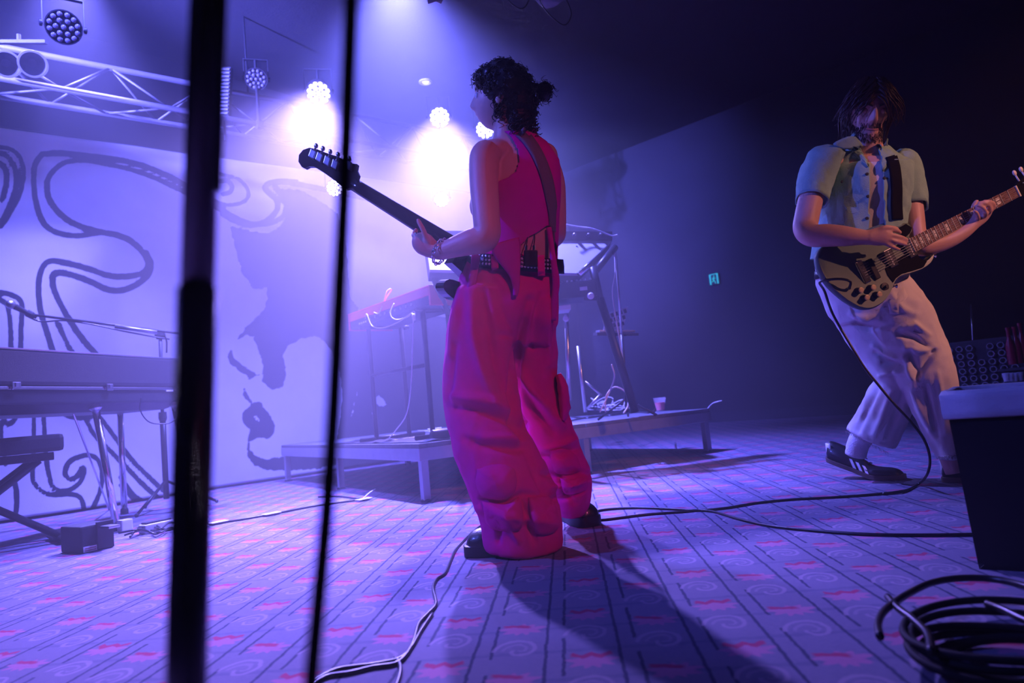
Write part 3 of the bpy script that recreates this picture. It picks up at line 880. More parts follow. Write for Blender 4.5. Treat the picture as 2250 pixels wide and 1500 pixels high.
bm = BM(); lathe(bm, W(909, 696, 3.98), (0, 0, 1), [(.006, -.02), (.01, -.015), (.01, .012), (.005, .02)], 12); props(obj('cable_plug', bm, M['white_plastic'], None, True), 'white cable plug hanging from the end of the red keyboard', 'plug')
# stand under the red keyboard
st = thing('keyboard_stand', 'black double braced stand under the red keyboard', 'keyboard stand', RP(.3, .9, RZ))
def stand_leg(a, b, r=.016, parent=st, m='black_metal', name='leg'):
    bm = BM(); rod(bm, a, b, r, 10); return obj(name, bm, M[m], parent, True)
for f in (.16, .84):
    p = kR + (kL - kR) * f + ky * .05 - Vector((0, 0, .115)); q = kR + (kL - kR) * f + ky * .30 - Vector((0, 0, .115))
    stand_leg(Vector((p.x, p.y, p.z)), Vector((p.x, p.y, RZ)), name='upright'); stand_leg(q, Vector((q.x, q.y, RZ)), name='upright')
    stand_leg(p - ky * .06, q + ky * .06, .014, name='support_arm')
    stand_leg(Vector((p.x, p.y, RZ + .02)) - ky * .12, Vector((q.x, q.y, RZ + .02)) + ky * .12, .014, name='foot_bar')
a = kR + (kL - kR) * .16 + ky * .05; b = kR + (kL - kR) * .84 + ky * .05
stand_leg(Vector((a.x, a.y, .75)), Vector((b.x, b.y, .75)), .012, name='cross_bar')
# bits lying on the deck by the stand
px_cable('thin_cable', 'thin cable hanging down the stand leg of the red keyboard to the deck', [(908, 700, 4.0), (906, 770, 3.98), (903, 850, 3.95), (893, 910, 3.92), (870, 945, 3.95), (855, 962, 3.97)], .003, 'white_cable')
for i, (lab, pts) in enumerate((('pale cable lying flat on the riser beside the stand foot', [(862, 968, 3.9), (900, 962, 3.95), (940, 958, 4.0), (985, 955, 4.05)]), ('pale cable lying bent on the riser beside the white adapter', [(918, 946, 4.15), (940, 947, 4.1), (962, 949, 4.05), (985, 951, 4.0)]))):
    bm = BM(); tube(bm, [G(p[0], p[1], RZ + .008) for p in pts], .0045, 7); props(obj('floor_cable', bm, M['white_cable'], None, True), lab, 'cable')
bm = BM(); p = G(955, 944, RZ + .02); box(bm, p, .11, .03, .03, RA, RB, (0, 0, 1), .004); props(obj('power_adapter', bm, M['white_plastic']), 'white power adapter lying on the riser behind the woman\'s legs', 'adapter')
bm = BM(); p = G(968, 955, RZ + .03); lathe(bm, p - RA * .06, RA, [(.02, 0), (.032, .01), (.032, .1), (.02, .12)], 16); props(autosmooth(obj('cable_spool', bm, M['black_plastic'])), 'small black roll of tape lying on the riser', 'tape roll')

# ------------------------------------------------------------------ two tier stand with tilted synthesizer seen from below
KD = 4.25
s2 = thing('tier_stand', 'tall black two tier keyboard stand with slanting legs behind the woman', 'keyboard stand', G(1300, 915, RZ))
def S(a, b, r=.018, m='black_metal', name='leg', parent=s2):
    bm = BM(); rod(bm, W(*a), W(*b), r, 10); return obj(name, bm, M[m], parent, True)
S((1318, 655, 4.2), (1396, 905, 4.12), .026, name='slanting_leg')
S((1302, 585, 4.2), (1318, 660, 4.2), .026, name='mast')
S((1212, 700, 4.3), (1218, 905, 4.3), .02, name='slanting_leg')
S((1244, 690, 4.1), (1251, 880, 4.1), .013, 'steel', 'upright')
S((1270, 760, 4.35), (1286, 905, 4.35), .011, 'steel', 'upright')
S((1286, 838, 4.35), (1322, 868, 4.3), .008, 'steel', 'brace')
S((1318, 868, 4.3), (1290, 898, 4.33), .008, 'steel', 'brace')
S((1305, 600, 4.2), (1352, 542, 4.3), .022, name='tilt_arm')
S((1272, 602, 4.05), (1320, 560, 4.15), .017, 'chrome', 'tilt_arm')
S((946, 598, 3.9), (1000, 595, 4.0), .016, name='support_arm')
S((948, 598, 3.9), (985, 690, 4.0), .018, name='slanting_leg')
S((985, 690, 4.0), (1010, 935, 4.05), .018, name='slanting_leg')
bm = BM(); box(bm, W(1297, 650, 4.12), .08, .06, .06, RGT, FWD, UPV, .008); obj('clamp', bm, M['black_plastic'], s2)
bm = BM(); lathe(bm, W(1297, 650, 4.08), -FWD, [(.02, 0), (.022, .02), (.014, .03)], 12); obj('clamp_knob', bm, M['white_plastic'], s2)
bm = BM(); lathe(bm, W(1243, 700, 4.07), -FWD, [(.018, 0), (.02, .03), (.012, .04)], 12); obj('clamp_knob', bm, M['white_plastic'], s2)
# tilted synth: underside plate
ts = thing('tilted_synthesizer', 'tilted synthesizer on the top tier seen from below with a pale metal underside', 'keyboard', W(1140, 590, 4.2))
q = [W(936, 527, 4.05), W(1345, 527, 4.45), W(1272, 600, 4.1), W(945, 592, 3.85)]
nrm = (q[1] - q[0]).cross(q[3] - q[0]).normalized()
if nrm.dot(FWD) < 0: nrm = -nrm
M['pale_metal'] = mat('pale_sheet_metal', (0.55, 0.56, 0.62), 0.38, 0.4, var=0.08, scale=8)
bm = BM(); prism(bm, q, [p + nrm * .02 for p in q]); obj('underside_plate', bm, M['pale_metal'], ts)
top = [q[0] + UPV * .02, q[1] + UPV * .02]
bm = BM(); prism(bm, [q[0] - FWD * .01, q[1] - FWD * .01, q[1] + UPV * .055 - FWD * .0, q[0] + UPV * .055], [p + nrm * .09 for p in (q[0], q[1], q[1] + UPV * .055, q[0] + UPV * .055)]); obj('rear_panel', bm, M['black_plastic'], ts)
bm = BM(); prism(bm, [q[0] + nrm * .02, q[1] + nrm * .02, q[2] + nrm * .02, q[3] + nrm * .02], [p + nrm * .085 for p in q]); obj('body', bm, M['black_plastic'], ts)
for i, f in enumerate((.78, .86, .93)):
    c = q[0] + (q[1] - q[0]) * f + UPV * .03; bm = BM(); lathe(bm, c, -FWD, [(.012, 0), (.012, .03), (.006, .045)], 10); obj('plug', bm, M['steel'], ts)
for i in range(6):
    c = q[0] + (q[1] - q[0]) * (.3 + .12 * i) + (q[3] - q[0]) * (.25 + .5 * (i % 2)) - nrm * .001; bm = BM(); lathe(bm, c, -nrm, [(.006, 0), (.005, .003)], 8); obj('screw', bm, M['black_metal'], ts)
px_cable('signal_cable', 'cable draped along the back edge of the tilted synthesizer', [(1235, 492, 4.3), (1270, 498, 4.36), (1300, 502, 4.38), (1328, 512, 4.42), (1345, 518, 4.44), (1356, 516, 4.46)], .005, 'white_cable')
# lower synth
ls = thing('desktop_synthesizer', 'black synthesizer with a row of knobs on the lower tier', 'keyboard', W(1240, 665, 4.2))
c = W(1235, 646, 4.2); fx = (W(1300, 641, 4.2) - W(1170, 655, 4.2)).normalized(); fy = Vector((-fx.y, fx.x, 0)).normalized()
bm = BM(); box(bm, c, .40, .26, .10, fx, fy, None, .006); obj('body', bm, M['black_plastic'], ls)
for i in range(13):
    bm = BM(); lathe(bm, c + fx * (-.17 + .0285 * i) - fy * .1 + Vector((0, 0, .05)), (0, 0, 1), [(.008, 0), (.007, .014)], 8); obj('knob', bm, M['steel'], ls)
bm = BM(); box(bm, c + fx * .12 - fy * .132, .045, .003, .022, fx, fy, None); obj('sticker', bm, M['paper'], ls)
bm = BM(); box(bm, W(1232, 680, 4.15), .11, .16, .03, fx, fy, None, .004); props(obj('effects_box', bm, M['white_plastic']), 'small white effects box under the black synthesizer on the lower tier', 'effects box')
px_cable('signal_cable', 'two thin cables hanging from the corner of the tilted synthesizer', [(1350, 548, 4.3), (1352, 600, 4.3), (1346, 640, 4.3), (1352, 690, 4.3), (1362, 750, 4.3), (1368, 790, 4.3)], .004, 'white_cable')
# mic stand beside it
ms = thing('microphone_stand', 'thin straight microphone stand beside the two tier keyboard stand', 'microphone stand', G(1385, 905, RZ))
bm = BM(); rod(bm, W(1352, 545, 4.4), W(1366, 735, 4.4), .007); obj('upper_tube', bm, M['steel'], ms, True)
bm = BM(); rod(bm, W(1366, 735, 4.4), W(1378, 905, 4.4), .011); obj('lower_tube', bm, M['black_metal'], ms, True)
for dx, dz in ((-40, .08), (35, -.1), (10, .3)):
    bm = BM(); p = W(1376, 875, 4.4); e = p + RGT * (dx / 1500 * 4.4 * 1.6) + FWD * dz; e.z = RZ + .008; rod(bm, p, e, .008); obj('leg', bm, M['black_metal'], ms, True)
# laptop
lp = thing('laptop', 'open laptop on a small shelf behind the slanting stand leg', 'laptop', W(1350, 725, 4.5))
c = W(1352, 728, 4.55)
bm = BM(); box(bm, c, .26, .2, .014, RGT * .9 + FWD * .3, FWD, None, .003); obj('base', bm, M['steel'], lp)
p4 = [W(1332, 690, 4.5), W(1380, 673, 4.5), W(1370, 722, 4.5), W(1326, 725, 4.5)]
bm = BM(); prism(bm, p4, [p + FWD * .01 for p in p4]); sc_ = obj('screen', bm, M['pale_metal'], lp)
for i in range(5):
    for j in range(3):
        u_, v_ = (i + .5) / 5, (j + .6) / 3.4
        a = p4[0] + (p4[1] - p4[0]) * u_; b = p4[3] + (p4[2] - p4[3]) * u_
        bm = BM(); box(bm, a + (b - a) * v_ - FWD * .002, .018, .003, .026, (p4[1] - p4[0]), FWD, None); obj('key_tile', bm, M['black_plastic'], sc_)
bm = BM(); box(bm, c - Vector((0, 0, .02)), .3, .22, .02, RGT * .9 + FWD * .3, FWD, None, .003); props(obj('laptop_shelf', bm, M['black_metal']), 'small black shelf under the open laptop', 'shelf')
# heap of cables on the riser
rnd = random.Random(3)
for i in range(9):
    c = G(1345 + rnd.uniform(-25, 25), 905, RZ + .01); pts = []
    r = rnd.uniform(.06, .13); ph = rnd.uniform(0, 6)
    for k in range(14):
        a = ph + k * .62; h = .012 + .05 * i / 9 + .09 * max(0, math.sin(a + i)) * (1 if i % 2 else .3)
        pts.append(c + RGT * (r * math.cos(a) * (1 + .1 * math.sin(3 * a))) + Vector((0, 1, 0)) * (r * .7 * math.sin(a)) + Vector((0, 0, h)))
    bm = BM(); tube(bm, pts, .0045, 6, 4)
    props(obj('coiled_cable', bm, M['white_cable'] if i % 3 else M['cable'], None, True), 'coil of cable in the pale tangled heap at the foot of the slanting stand leg' if i % 3 else 'dark coil of cable in the tangled heap at the foot of the slanting stand leg', 'cable', 'heap of coiled cables')
px_cable('signal_cable', 'pale cable rising from the tangled heap behind the slanting leg', [(1330, 905, 4.2), (1332, 870, 4.2), (1352, 850, 4.25), (1378, 865, 4.3), (1380, 890, 4.3), (1370, 908, 4.3)], .005, 'white_cable')
px_cable('signal_cable', 'pale straight cable falling into the tangled heap', [(1344, 800, 4.25), (1350, 830, 4.22), (1335, 870, 4.2), (1318, 905, 4.15)], .0045, 'white_cable')
bm = BM(); p = G(1322, 895, RZ + .05); box(bm, p + Vector((0, 0, .02)), .07, .05, .09, RGT, FWD, (0, 0, 1), .004); props(obj('power_block', bm, M['white_plastic']), 'pale power block standing in the tangled cable heap', 'adapter')
for lab, pts in (('dark cable lying along the front edge of the riser under the heap', [(1250, 925), (1300, 915), (1345, 912), (1400, 905), (1430, 906), (1440, 898)]), ('dark cable lying on the riser towards the plastic cup', [(1255, 915), (1290, 918), (1350, 908), (1395, 900), (1412, 897)])):
    bm = BM(); tube(bm, [G(p[0], p[1], RZ + .008) for p in pts], .006, 7); props(obj('floor_cable', bm, M['cable'], None, True), lab, 'cable')
# plastic cup of drink
M['cup'] = mat('clear_cup', (0.9, 0.88, 0.9), 0.08, var=0.02, alpha=0.16, spec=0.6)
M['drink'] = mat('pink_drink', (0.95, 0.07, 0.12), 0.3, var=0.05, emit=None)
cpos = RP(LA - .5, .28, RZ)
cpos = G(1452, 903, RZ)
k = 1.0
kd = (cpos - CAM).dot(FWD) / 1500
cu = thing('plastic_cup', 'clear plastic cup half full of pink drink standing on the riser', 'cup', cpos)
rb, rt, hh = 9.5 * kd, 14 * kd, 29 * kd
bm = BM(); lathe(bm, cpos, (0, 0, 1), [(rb, 0), (rt, hh), (rt * 1.06, hh + .003), (rt * .97, hh + .003), (rb * .92, .006)], 24); autosmooth(obj('cup_wall', bm, M['cup'], cu), 60)
bm = BM(); lathe(bm, cpos, (0, 0, 1), [(rb * .9, .008), (rb * .9 + (rt - rb) * .6, hh * .66)], 24); obj('drink', bm, M['drink'], cu, False)
# loose cable end on the far riser corner
bm = BM(); p = W(1578, 882, 5.0)
px_cable('loose_cable_end', 'loose cable end curling up past the far corner of the riser', [(1555, 897, 5.1), (1566, 886, 5.05), (1578, 882, 5.0), (1586, 880, 5.0)], .004, 'white_cable')

# ------------------------------------------------------------------ electric piano at the left
pA = W(-330, 750, 2.55); pB = W(425, 793, 4.42)
pz = .955
d2 = Vector((pB.x - pA.x, pB.y - pA.y, 0)); plen = d2.length; px_ = d2.normalized(); py_ = Vector((-px_.y, px_.x, 0))   # py_ points away from the camera (to the left)
if py_.x > 0: py_ = -py_
pc = Vector(((pA.x + pB.x) / 2, (pA.y + pB.y) / 2, 0))
M['tolex'] = mat('black_tolex', (0.012, 0.013, 0.017), 0.6, var=0.25, scale=120, bump=0.4, bscale=500)
ep = thing('electric_piano', 'black electric piano with chrome trim standing on slim chrome legs', 'piano', pc)
def PP(a, b, z): return pc + px_ * a + py_ * b + Vector((0, 0, z))
H = plen / 2
bm = BM(); box(bm, PP(0, .28, pz - .09), plen, .56, .18, px_, py_, (0, 0, 1), .02); obj('lid', bm, M['tolex'], ep)
bm = BM(); box(bm, PP(0, .005, pz - .006), plen - .03, .012, .008, px_, py_, (0, 0, 1), .002); obj('lid_trim', bm, M['chrome'], ep)
bm = BM(); box(bm, PP(0, .0, pz - .192), plen - .01, .012, .016, px_, py_, (0, 0, 1), .003); obj('trim_rail', bm, M['chrome'], ep)
bm = BM(); box(bm, PP(0, .28, pz - .235), plen - .02, .55, .07, px_, py_, (0, 0, 1), .01); obj('case', bm, M['tolex'], ep)
bm = BM()
q0 = [PP(-H + .02, .06, pz - .27), PP(H - .02, .06, pz - .27), PP(H - .02, .5, pz - .27), PP(-H + .02, .5, pz - .27)]
q1 = [PP(-H + .12, .12, pz - .31), PP(H - .14, .12, pz - .31), PP(H - .14, .45, pz - .31), PP(-H + .12, .45, pz - .31)]
prism(bm, q0, q1); obj('bottom_tray', bm, M['black_plastic'], ep)
def on_piano(px, py):                  # point of the panel facing the camera
    v = ray(px, py); k_ = (pc - CAM).dot(py_) / v.dot(py_); return CAM + v * k_
for px, py in ((236, 851), (30, 848), (388, 853)):
    p = on_piano(px, py) - py_ * .012; bm = BM(); box(bm, p, .045, .014, .038, px_, py_, (0, 0, 1), .004); lt = obj('latch', bm, M['chrome'], ep)
    bm = BM(); box(bm, p - py_ * .009 + Vector((0, 0, .004)), .018, .006, .02, px_, py_, (0, 0, 1), .001); obj('latch_tongue', bm, M['steel'], lt)
p = on_piano(372, 856) - py_ * .002; bm = BM(); box(bm, p, .06, .004, .02, px_, py_, (0, 0, 1)); obj('badge', bm, M['paper'], ep)
def chrome_leg(top, foot):
    bm = BM(); rod(bm, top, foot, .019, 16); lg = obj('leg', bm, M['chrome'], ep, True)
    ax = (foot - top).normalized(); bm = BM(); lathe(bm, foot - ax * .04, ax, [(.02, 0), (.024, .012), (.024, .04)], 16); obj('rubber_tip', bm, M['rubber'], lg)
    bm = BM(); lathe(bm, top, ax, [(.032, -.01), (.032, .02), (.022, .03)], 16); obj('socket', bm, M['steel'], lg)
foot = G(258, 1166); tp = on_piano(236, 886) + py_ * .08
chrome_leg(tp, foot)
chrome_leg(PP(H - .1, .08, pz - .27), PP(H - .02, .02, .0))
chrome_leg(PP(H - .1, .48, pz - .27), PP(H - .02, .55, .0))
chrome_leg(PP(-H + .12, .48, pz - .27), PP(-H + .04, .55, .0))
bm = BM(); rod(bm, on_piano(225, 888) + py_ * .2, G(240, 1120), .006); obj('pedal_rod', bm, M['chrome'], ep, True)
px_cable('hanging_cable', 'thin cable hanging in a loop under the electric piano', [(310, 872, 3.8), (308, 900, 3.8), (325, 925, 3.85), (350, 931, 3.9), (375, 928, 3.95), (392, 915, 4.0)], .0035)
# boom microphone stand behind the piano
bs = thing('boom_microphone_stand', 'boom microphone stand reaching over the electric piano towards the bench', 'microphone stand', G(367, 1110))
D = 4.5
bm = BM(); rod(bm, W(352, 735, D), W(357, 915, D), .011); obj('upper_tube', bm, M['black_metal'], bs, True)
bm = BM(); rod(bm, W(357, 912, D), W(366, 1095, D), .019); obj('lower_tube', bm, M['black_metal'], bs, True)
bm = BM(); lathe(bm, W(357, 905, D), (0, 0, -1), [(.024, 0), (.026, .04), (.02, .06)], 12); obj('height_clutch', bm, M['black_plastic'], bs)
for a in (.4, 2.5, 4.6):
    p = W(364, 1055, D); e = Vector((p.x + .3 * math.cos(a), p.y + .3 * math.sin(a), .012)); bm = BM(); rod(bm, p, e, .009); lg = obj('leg', bm, M['black_metal'], bs, True)
    bm = BM(); ball(bm, e, .013, 8, 6); obj('rubber_foot', bm, M['rubber'], lg)
bm = BM(); rod(bm, W(440, 738, 4.45), W(60, 690, 4.2), .008); obj('boom', bm, M['black_metal'], bs, True)
bm = BM(); rod(bm, W(345, 730, 4.38), W(253, 717, 4.32), .013); obj('boom_sleeve', bm, M['steel'], bs, True)
bm = BM(); lathe(bm, W(352, 745, D), (0, 0, 1), [(.02, 0), (.034, .02), (.03, .05), (.016, .06)], 12); obj('boom_clutch', bm, M['black_plastic'], bs)
px_cable('stand_cable', None, [(362, 738, 4.4), (366, 750, 4.4), (366, 775, 4.4)], .005, parent=bs)
mic = thing('microphone', 'black microphone held at the end of the boom over the electric piano', 'microphone', W(30, 675, 4.2))
a, b = W(62, 688, 4.2), W(22, 668, 4.15); ax = (b - a).normalized()
bm = BM(); lathe(bm, a, ax, [(.011, -.05), (.013, 0), (.018, .07), (.02, .075)], 14); autosmooth(obj('handle', bm, M['black_plastic'], mic))
bm = BM(); ellipsoid(bm, a + ax * .1, *(v * .026 for v in frame_of(ax)), ax * .03); obj('grille', bm, M['steel'], mic, True)
bm = BM(); lathe(bm, a - ax * .04, ax, [(.015, 0), (.021, .02), (.021, .05)], 12); obj('clip', bm, M['black_plastic'], mic)
px_cable('microphone_cable', 'black cable running along the boom of the microphone stand', [(56, 693, 4.2), (90, 706, 4.24), (140, 704, 4.26), (200, 712, 4.28), (270, 727, 4.33), (340, 740, 4.4), (372, 745, 4.4)], .005)
# bench
bn_ = thing('keyboard_bench', 'black padded keyboard bench on crossed legs beside the electric piano', 'bench', G(40, 1185))
sA, sB = W(-260, 985, 3.05), W(128, 987, 3.5)
bx = Vector((sB.x - sA.x, sB.y - sA.y, 0)).normalized(); by = Vector((-bx.y, bx.x, 0)); bc = (sA + sB) / 2; bl_ = (sB - sA).length
sz = W(60, 960, 3.42).z
bm = BM(); box(bm, Vector((bc.x, bc.y, sz - .04)), bl_, .3, .085, bx, by, (0, 0, 1), .02); obj('seat_cushion', bm, M['tolex'], bn_)
bm = BM(); box(bm, Vector((bc.x, bc.y, sz - .105)), bl_ - .08, .24, .04, bx, by, (0, 0, 1), .005); obj('seat_frame', bm, M['black_metal'], bn_)
for o_ in (-.1, .1):
    f = by * o_
    bm = BM(); rod(bm, Vector((bc.x, bc.y, sz - .12)) + bx * (bl_ / 2 - .1) + f, Vector((bc.x, bc.y, .02)) - bx * (bl_ / 2 - .06) + f, .018); obj('leg', bm, M['black_metal'], bn_, True)
    bm = BM(); rod(bm, Vector((bc.x, bc.y, sz - .12)) - bx * (bl_ / 2 - .1) + f * .7, Vector((bc.x, bc.y, .02)) + bx * (bl_ / 2 - .0) + f * .7, .018); obj('leg', bm, M['black_metal'], bn_, True)
for e in (-1, 1):
    bm = BM(); p = Vector((bc.x, bc.y, .02)) + bx * e * (bl_ / 2 - .02); rod(bm, p - by * .18, p + by * .18, .019); obj('foot_bar', bm, M['rubber'], bn_, True)
# pedal unit and the power strip behind it
pd = thing('pedal_box', 'black sustain pedal box with a white sticker by the piano leg', 'pedal', G(215, 1208))
c = G(216, 1209); ppx = (G(255, 1197) - G(182, 1213)).normalized(); ppy = Vector((-ppx.y, ppx.x, 0))
hx = (G(255, 1197) - G(182, 1213)).length
bm = BM(); box(bm, c + ppy * .09 + Vector((0, 0, .058)), hx, .18, .116, ppx, ppy, (0, 0, 1), .008); obj('body', bm, M['tolex'], pd)
bm = BM(); box(bm, c + ppx * (hx * .2) - ppy * .004 + Vector((0, 0, .065)), hx * .5, .016, .12, ppx, ppy, (0, 0, 1), .004); obj('front_plate', bm, M['black_plastic'], pd)
bm = BM(); box(bm, c - ppx * hx * .24 - ppy * .003 + Vector((0, 0, .016)), hx * .4, .004, .024, ppx, ppy, (0, 0, 1)); stk = obj('sticker', bm, M['paper'], pd)
M['ink_red'] = mat('label_ink', (0.35, 0.1, 0.12), 0.7, var=0.1)
for i in range(2):
    bm = BM(); box(bm, c - ppx * hx * .24 - ppy * .0055 + Vector((0, 0, .011 + .009 * i)), hx * .32, .001, .004, ppx, ppy, (0, 0, 1)); obj('print_line', bm, M['ink_red'], stk)
bm = BM(); box(bm, c + ppx * (hx * .2) - ppy * .04 + Vector((0, 0, .1)), .05, .1, .012, ppx, ppy, (0, 0, 1), .004); obj('treadle', bm, M['steel'], pd)
ps = thing('power_strip', 'pale power strip with plugs lying among cables behind the pedal box', 'power strip', G(345, 1168))
c = G(345, 1167); ax = (G(384, 1158) - G(320, 1172)).normalized(); ay = Vector((-ax.y, ax.x, 0)); sl = (G(384, 1158) - G(320, 1172)).length
bm = BM(); box(bm, c + Vector((0, 0, .024)), sl, .06, .045, ax, ay, (0, 0, 1), .006); obj('body', bm, M['white_plastic'], ps)
for i in range(4):
    bm = BM(); box(bm, c + ax * sl * (-.33 + .22 * i) + Vector((0, 0, .05)), .035, .04, .012, ax, ay, (0, 0, 1), .003); obj('outlet', bm, M['black_plastic'], ps)
bm = BM(); c = G(275, 1166); box(bm, c + Vector((0, 0, .03)), .06, .05, .06, ax, ay, (0, 0, 1), .006); props(obj('plug_adapter', bm, M['white_plastic']), 'white plug adapter on the carpet beside the foot of the chrome leg', 'adapter')
rnd = random.Random(5)
for i in range(5):
    x0 = 262 + 12 * i; pts = []
    for k_ in range(6):
        p = G(x0 + 22 * k_, 1183 - 4 * k_ + rnd.uniform(-7, 7)); p.z = .008 + rnd.uniform(0, .03); pts.append(p)
    bm = BM(); tube(bm, pts, .005, 7); props(obj('tangled_cable', bm, M['cable'], None, True), 'black cable tangled on the carpet around the power strip', 'cable', 'cables around the power strip')
# ================================================================== floor cables, bin, foreground
def floor_cable(label, pts, r=.0045, m='cable', name='floor_cable', group=None, z=None):
    P = []
    for p in pts:
        q = G(p[0], p[1], 0); q.z = r * .95 + (p[2] if len(p) > 2 else 0); P.append(q)
    bm = BM(); tube(bm, P, r, 8, 8)
    return props(obj(name, bm, M[m], None, True), label, 'cable', group)
fc = floor_cable('dark cable taped to the carpet running from the piano past the riser', [(455, 1150), (470, 1152), (520, 1145), (600, 1131), (700, 1112), (790, 1100), (812, 1097)], .006)
for px, py, tl in ((480, 1151, 'white tape strip holding the floor cable just past the near stand pole'), (597, 1132, 'white tape strip holding the middle of the cable between piano and riser'), (800, 1100, 'white tape strip holding the floor cable at the edge of the riser shadow')):
    c = G(px, py); bm = BM(); q = G(px + 15, py - 3); ax = (q - c).normalized(); ay = Vector((-ax.y, ax.x, 0))
    box(bm, c + Vector((0, 0, .011)), .09, .05, .004, ax, ay, (0, 0, 1), .001); props(obj('tape_strip', bm, M['tape']), tl, 'tape', 'tape strips on the floor cable')
floor_cable('thin pale cable curving on the carpet at the edge of the riser shadow', [(700, 1093), (740, 1092), (770, 1095), (800, 1100)], .005, 'cable')
bm = BM(); tube(bm, [G(798, 1100) + Vector((0, 0, .012)), G(812, 1094) + Vector((0, 0, .03)), G(826, 1089) + Vector((0, 0, .04))], .004, 6); props(obj('cable_tie', bm, M['white_cable'], None, True), 'pale loose tape end sticking up at the riser corner', 'tape')
floor_cable('grey instrument cable winding from the woman\'s boot towards the viewer', [(1066, 1150), (1040, 1170), (1005, 1205), (990, 1235), (978, 1262), (960, 1275), (952, 1295), (958, 1330), (940, 1352), (920, 1375), (910, 1410), (895, 1440), (870, 1462), (820, 1470), (770, 1482), (720, 1490), (690, 1510), (670, 1540)], .0042)
floor_cable('dark cable running beside the grey one to the near pole', [(950, 1352), (925, 1390), (905, 1425), (880, 1450), (830, 1462), (785, 1468), (740, 1475), (700, 1495), (660, 1530)], .004)
floor_cable('short grey cable branching off the winding cable', [(868, 1450), (878, 1462), (880, 1480), (872, 1510), (860, 1540)], .0042)
floor_cable('dark cable leading from the woman\'s far boot across the carpet to the man', [(1288, 1132), (1330, 1122), (1400, 1118), (1480, 1121), (1535, 1124), (1600, 1118), (1660, 1108), (1740, 1100), (1850, 1094), (1950, 1086), (2000, 1078)], .005)
floor_cable('dark cable crossing the other one and running behind the black bin', [(1290, 1147), (1340, 1143), (1420, 1133), (1500, 1127), (1535, 1124), (1570, 1127), (1620, 1142), (1690, 1158), (1780, 1168), (1900, 1177), (2020, 1179), (2130, 1178), (2200, 1176)], .005)
M['matt_cable'] = mat('matt_cable_jacket', (0.008, 0.008, 0.01), 0.7, var=0.3, spec=0.2)
# coil of thick cable at lower right
rnd = random.Random(11)
base = G(2240, 1475)
for i in range(6):
    pts = []; ph = rnd.uniform(0, 6.28); r = .10 + .012 * i
    cx = base + Vector((rnd.uniform(-.02, .02), rnd.uniform(-.02, .02), 0))
    for k_ in range(13):
        a = ph + k_ * 6.28 / 12
        pts.append(cx + Vector((r * math.cos(a), r * .85 * math.sin(a), .008 + .009 * i + .005 * math.sin(2 * a + i))))
    bm = BM(); tube(bm, pts, .0065, 8, 5)
    props(obj('coiled_cable', bm, M['matt_cable'], None, True), 'thick black cable loop in the coil on the carpet by the black bin', 'cable', 'coil of thick cable by the bin')
for lab, pts in (('thick cable end leaving the coil beside the bin towards the viewer', [(1960, 1380), (1985, 1410), (2020, 1440), (2050, 1475), (2060, 1520)]), ('thick cable lying across the coil beside the bin', [(2180, 1400), (2215, 1415), (2260, 1440), (2320, 1470)]), ('cable curving out of the coil along its left side', [(1945, 1480), (1940, 1450), (1950, 1420), (1975, 1395), (2010, 1370), (2060, 1345), (2130, 1335), (2210, 1342), (2300, 1372), (2380, 1420)])):
    floor_cable(lab, [(p[0], p[1], .05) for p in pts], .0065)
# black bin with pale liner
bl0, br0 = G(2141, 1250), None
M['bin'] = mat('black_bin_plastic', (0.006, 0.006, 0.008), 0.6, var=0.3)
M['liner'] = mat('pale_bin_liner', (0.5, 0.5, 0.53), 0.5, var=0.06, scale=20, bump=0.15, bscale=40)
bd = 1.62
bt0 = W(2082, 868, 1.62)
top_z = W(2082, 866, 1.6).z
bcx = G(2152, 1250)
axb = Vector((.80, -.60, 0)); ayb = Vector((-axb.y, axb.x, 0))
bw, bdp = .30, .26
nb = thing('waste_bin', 'black tapered bin with a pale liner folded over its rim', 'bin', bcx + axb * bw / 2 + ayb * bdp / 2)
def bring(z, grow):
    o = -grow
    return [bcx + axb * (o) + ayb * o + Vector((0, 0, z)), bcx + axb * (bw - o) + ayb * o + Vector((0, 0, z)), bcx + axb * (bw - o) + ayb * (bdp - o) + Vector((0, 0, z)), bcx + axb * o + ayb * (bdp - o) + Vector((0, 0, z))]
gr = (W(2082, 866, 1.55) - W(2141, 866, 1.55)).length * .27
bm = BM(); rings_to_faces(bm, [bring(0.0, 0), bring(.01, .002), bring(top_z - .03, gr * .93), bring(top_z, gr), bring(top_z, gr - .012), bring(.03, -.012)], True, True); bmesh.ops.bevel(bm, geom=[e for e in bm.edges if abs(e.verts[0].co.z - e.verts[1].co.z) > .05], offset=.012, segments=2, affect='EDGES'); obj('bin_body', bm, M['bin'], nb)
lz = top_z - (W(2090, 866, 1.55) - W(2090, 918, 1.55)).length
bm = BM(); rings_to_faces(bm, [bring(lz, gr * .86 + .004), bring(lz + .002, gr * .87 + .007), bring(top_z - .002, gr + .007), bring(top_z + .006, gr + .002), bring(top_z + .004, gr - .01), bring(top_z - .06, gr - .02)], False, False); bmesh.ops.subdivide_edges(bm, edges=bm.edges[:], cuts=3, use_grid_fill=True); wrinkle(bm, 9, .004); obj('liner', bm, M['liner'], nb, True)
